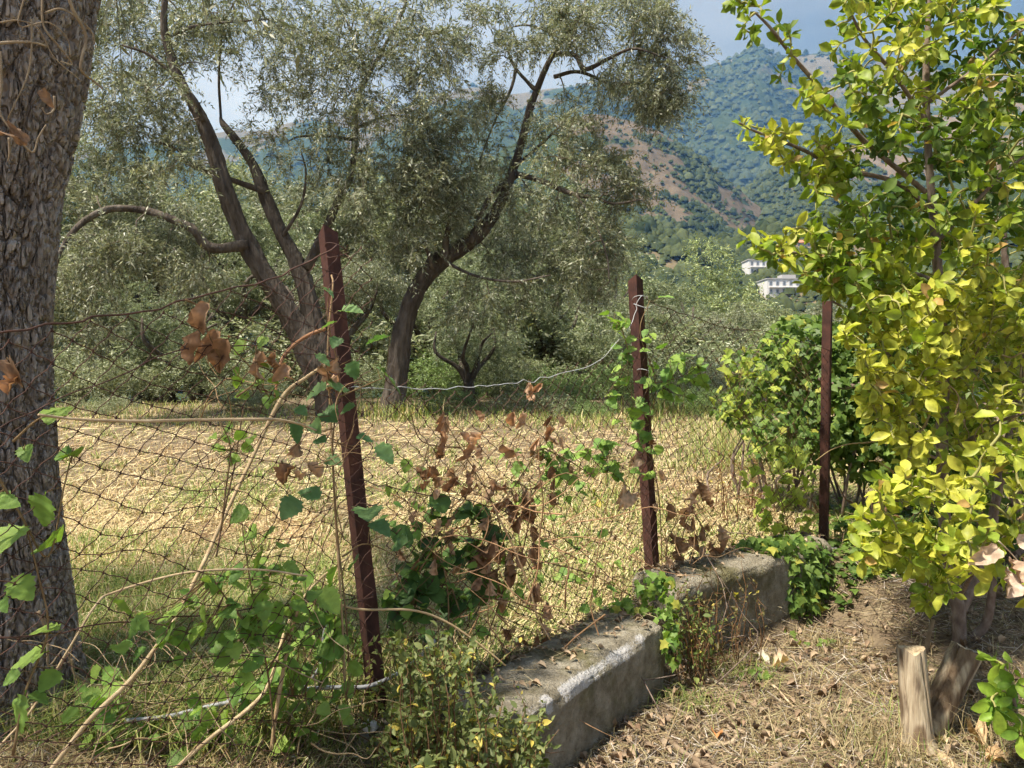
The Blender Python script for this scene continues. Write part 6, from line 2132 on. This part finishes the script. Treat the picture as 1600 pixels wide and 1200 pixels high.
# taller green grass: bottom left in the shade, tufts by the far trees, patches
mb = MB()
for (pxc, pyc, rx, ry, d0, d1, k, h, tw) in ((320, 1050, 300, 120, 2.0, 2.9, 14000, .15, 1.0), (360, 880, 120, 60, 3.0, 3.6, 1200, .09, 1.0), (240, 950, 200, 60, 2.6, 3.4, 5200, .12, 1.0), (160, 900, 120, 60, 3.0, 4.2, 1500, .09, 1.0),
                                            (620, 640, 60, 20, 10.2, 11.4, 500, .30, .7), (1180, 640, 130, 40, 6.0, 9.0, 2200, .22, .8), (960, 650, 180, 14, 9.0, 11.8, 1500, .16, .8), (300, 640, 260, 16, 9.5, 12.5, 1800, .14, .8), (1060, 600, 90, 20, 10.5, 12.5, 900, .3, .8), (800, 645, 200, 10, 9.5, 12, 1500, .15, .8),
                                            (640, 900, 200, 60, 3.2, 4.6, 1500, .07, 1.0), (960, 800, 120, 60, 4.5, 6.5, 900, .11, 1.0)):
    px = pxc + r5.normal(0, .5, k) * rx
    d = r5.uniform(d0, d1, k)
    x = (px - 800) / F * d
    kk = side(x, d) > 0.05
    x, d = x[kk], d[kk]
    Pg = np.stack([x, d, ground_z(x, d)], -1)
    m = len(Pg)
    tuft = r5.normal(0, .03, (m, 2)); Pg[:, :2] += tuft
    c = np.where((r5.random(m) < .72)[:, None], GREEN[r5.integers(4, size=m)], STRAW[r5.integers(5, size=m)]) * r5.uniform(.75, 1.15, (m, 1))
    blades(mb, Pg - (0, 0, .01), h * r5.uniform(.4, 1.4, m), np.full(m, .0032 + .0007 * d0), r5.uniform(.2, 1.7, m), r5.uniform(0, 6.28, m), c, .8)
tg = mb.build('tall_grass', M['grass'], kind='stuff'); tg['label'] = 'taller green grass in shade and round the trees'
# straw, dead stems and chips on the near path at the right
P = np.concatenate([ground_points(40000, 2.1, 6.2, 560, 2000, r5, -1), ground_points(5000, 1.6, 2.4, -200, 640, r5), ground_points(5000, 2.2, 4.0, 700, 1400, r5, 1), ground_points(4500, 3.1, 4.8, 1270, 1650, r5, -1)])
n = len(P)
az = r5.uniform(0, 6.28, n)
L = r5.uniform(.02, .14, n) * np.where(r5.random(n) < .12, 1.8, 1)
dv = np.stack([np.cos(az), np.sin(az), r5.normal(0.04, .12, n)], -1)
cp = np.concatenate([STRAW * .5, [(0.20, 0.15, 0.11), (0.46, 0.41, 0.35), (0.15, 0.105, 0.075), (0.33, 0.24, 0.155)]])  # straw darkened: the path's dappled shade is put into the colour
mb = MB()
ribbons(mb, P + (0, 0, .004) - dv * L[:, None] / 2, P + dv * L[:, None] / 2 + np.stack([np.zeros(n), np.zeros(n), r5.uniform(.003, .03, n)], -1), r5.uniform(.0008, .0022, n), r5.uniform(.0005, .0012, n), cp[r5.integers(len(cp), size=n)] * r5.uniform(.75, 1.15, (n, 1)))
lo = mb.build('straw_litter', M['litter'], kind='stuff'); lo['label'] = 'dry straw and twig litter on the path'
# sparse green and dry blades on the path
P = ground_points(3600, 2.2, 5.0, 900, 1700, r5, -1)
pt = fbm(P[:, :2] * 2.2, 2, 31)
P = P[r5.random(len(P)) < np.clip(.35 + pt, .05, 1)]
n = len(P)
c = np.where((r5.random(n) < .35)[:, None], GREEN[r5.integers(4, size=n)], STRAW[r5.integers(5, size=n)] * .7)  # path blades darker than meadow straw, shade toned into them
mb = MB()
blades(mb, P, r5.uniform(.03, .13, n), np.full(n, .0026), r5.uniform(.2, 1.8, n), r5.uniform(0, 6.28, n), c, .7)
for (px, py, d, k, h) in ((1178, 1050, 2.95, 130, .07), (1330, 1150, 2.45, 120, .11), (1290, 1010, 3.3, 90, .09), (1200, 1120, 2.55, 90, .05), (1400, 1180, 2.35, 110, .12), (1560, 1130, 2.45, 110, .14), (1085, 1090, 2.7, 160, .06)):
    q = pix(px, py, d)
    Pg = np.stack([q[0] + r5.normal(0, .07, k), q[1] + r5.normal(0, .07, k), np.zeros(k)], -1)
    Pg[:, 2] = ground_z(Pg[:, 0], Pg[:, 1])
    g_ = px in (1178, 1085)
    c = (GREEN if g_ else STRAW * .62)[r5.integers(4, size=k)] * r5.uniform(.6, 1.05, (k, 1))  # dry tufts also carry the painted path shade
    blades(mb, Pg, h * r5.uniform(.5, 1.4, k), np.full(k, .003), r5.uniform(.2, 1.6, k), r5.uniform(0, 6.28, k), c, .8)
pg = mb.build('dry_grass', M['grass'], kind='stuff'); pg['label'] = 'dry grass tufts on the straw-covered path'


# fallen leaves one can pick out, each a thing of its own; crumbled ones as litter
r6 = np.random.default_rng(600)
spots = [(1120, 1155, 26, 'orange dead leaf lying beside the wavy pale branch', (.50, .24, .10)), (1205, 1042, 22, 'pale folded dead leaf behind the green tuft on the straw', (.58, .44, .30)),
         (1184, 1022, 18, 'whitish dead leaf close to the taller footing', (.66, .60, .48)), (1545, 1165, 34, 'brown dead leaf beside the bottom right sprig', (.40, .24, .12)), (1515, 1150, 30, 'curled tan dead leaf right of the upright stump', (.54, .38, .22)),
         (1535, 1185, 34, 'tan dead leaf at the bottom edge near the right corner', (.50, .33, .18)), (1500, 1135, 24, 'small pale dead leaf at the foot of the leaning stump', (.60, .46, .30)), (1480, 1165, 26, 'torn light leaf between the two stumps', (.66, .52, .34)),
         (1390, 1065, 20, 'small brown leaf left of the upright stump', (.42, .27, .15))]
for k, (px, py, spx, lab, c) in enumerate(spots):
    d = 2.5
    for _ in range(12):
        q = pix(px, py, d)
        gz = float(ground_z(q[0], q[1])) + 0.02
        d = min(max(d * (CAM[2] - gz) / (CAM[2] - q[2]), 1.8), 6)
    q = pix(px, py, d)
    a = r6.uniform(0, 6.28)
    t = DRY[k % 5]
    ln_ = spx / F * d * 1.3
    V, Q, T = place(t, [q], [(math.cos(a), math.sin(a), .1)], [(0, -.2, 1)], ln_, ln_ * .7)
    mb = MB(); mb.add(V, Q, T, c)
    tag(mb.build('fallen_leaf', leaf_mat('fallen_leaf', 'attr', .8, .15, .15, .3, 60) if k == 0 else bpy.data.materials['fallen_leaf']), lab, 'leaf', 'fallen leaves on the path')
P = np.concatenate([ground_points(1500, 2.15, 4.6, 650, 1700, r6, -1), ground_points(900, 2.3, 4.2, 600, 1450, r6, 1)])
n = len(P)
a = r6.uniform(0, 6.28, n)
c = tones(n, (.19, .125, .08), (.45, .35, .24), r6, .25)
mb = MB()
wh = r6.integers(5, size=n)
for k in range(5):
    m = wh == k
    l_ = r6.uniform(.018, .042, m.sum())
    add_leaves(mb, SIMPLE_DRY[k], P[m] + (0, 0, .012), np.stack([np.cos(a[m]), np.sin(a[m]), r6.normal(.05, .2, m.sum())], -1), norm(r6.normal(0, .45, (m.sum(), 3)) + (0, 0, 1)), l_, l_ * .65, c[m])
for (ca, cb, nn_, zt_, wd_, k_) in ((f0, f1_, nrm2, 0.506, .24, 90), (g0, g1, n3, 0.598, .22, 190)):
    t_ = r6.random(k_) ** (0.7 if zt_ > .55 else 0.6)
    w_ = r6.random(k_) ** .6
    Pk = np.column_stack([ca + (cb - ca) * t_[:, None] + nn_ * (w_ * wd_ + .02)[:, None], np.full(k_, zt_ + .006)])
    ak = r6.uniform(0, 6.28, k_)
    lk = r6.uniform(.014, .034, k_)
    add_leaves(mb, SIMPLE_DRY[0], Pk, np.stack([np.cos(ak), np.sin(ak), r6.normal(.05, .15, k_)], -1), norm(r6.normal(0, .3, (k_, 3)) + (0, 0, 1)), lk, lk * .6, tones(k_, (.19, .125, .08), (.45, .35, .24), r6, .25))
    d_ = np.stack([np.cos(ak + 1), np.sin(ak + 1), r6.normal(0, .05, k_)], -1) * r6.uniform(.02, .06, (k_, 1))
    ribbons(mb, Pk - d_, Pk + d_ + (0, 0, .004), .0012, .0008, STRAW[r6.integers(5, size=k_)] * .6)
ll = mb.build('leaf_litter', M['litter'], kind='stuff'); ll['label'] = 'crumbled dead leaves strewn over the straw'


# ------------------------------------------------------------------ haze
def build_haze():
    m, t, N, L = new_mat('haze')
    o = N('ShaderNodeOutputMaterial')
    v = N('ShaderNodeVolumePrincipled')
    v.inputs['Color'].default_value = (0.22, 0.50, 1.0, 1)
    v.inputs['Density'].default_value = HAZE
    v.inputs['Anisotropy'].default_value = 0.1
    v.inputs['Absorption Color'].default_value = (1, 1, 1, 1)
    L(v.outputs[0], o.inputs['Volume'])
    mb = MB()
    box(mb, (0, 1650, 560), (9600, 4200, 1180))
    h = mb.build('haze', m, smooth_shade=False)
    h['kind'] = 'stuff'
    h['label'] = 'pale blue haze in the air'
    h.display_type = 'WIRE'


HAZE = 0.00017
build_haze()
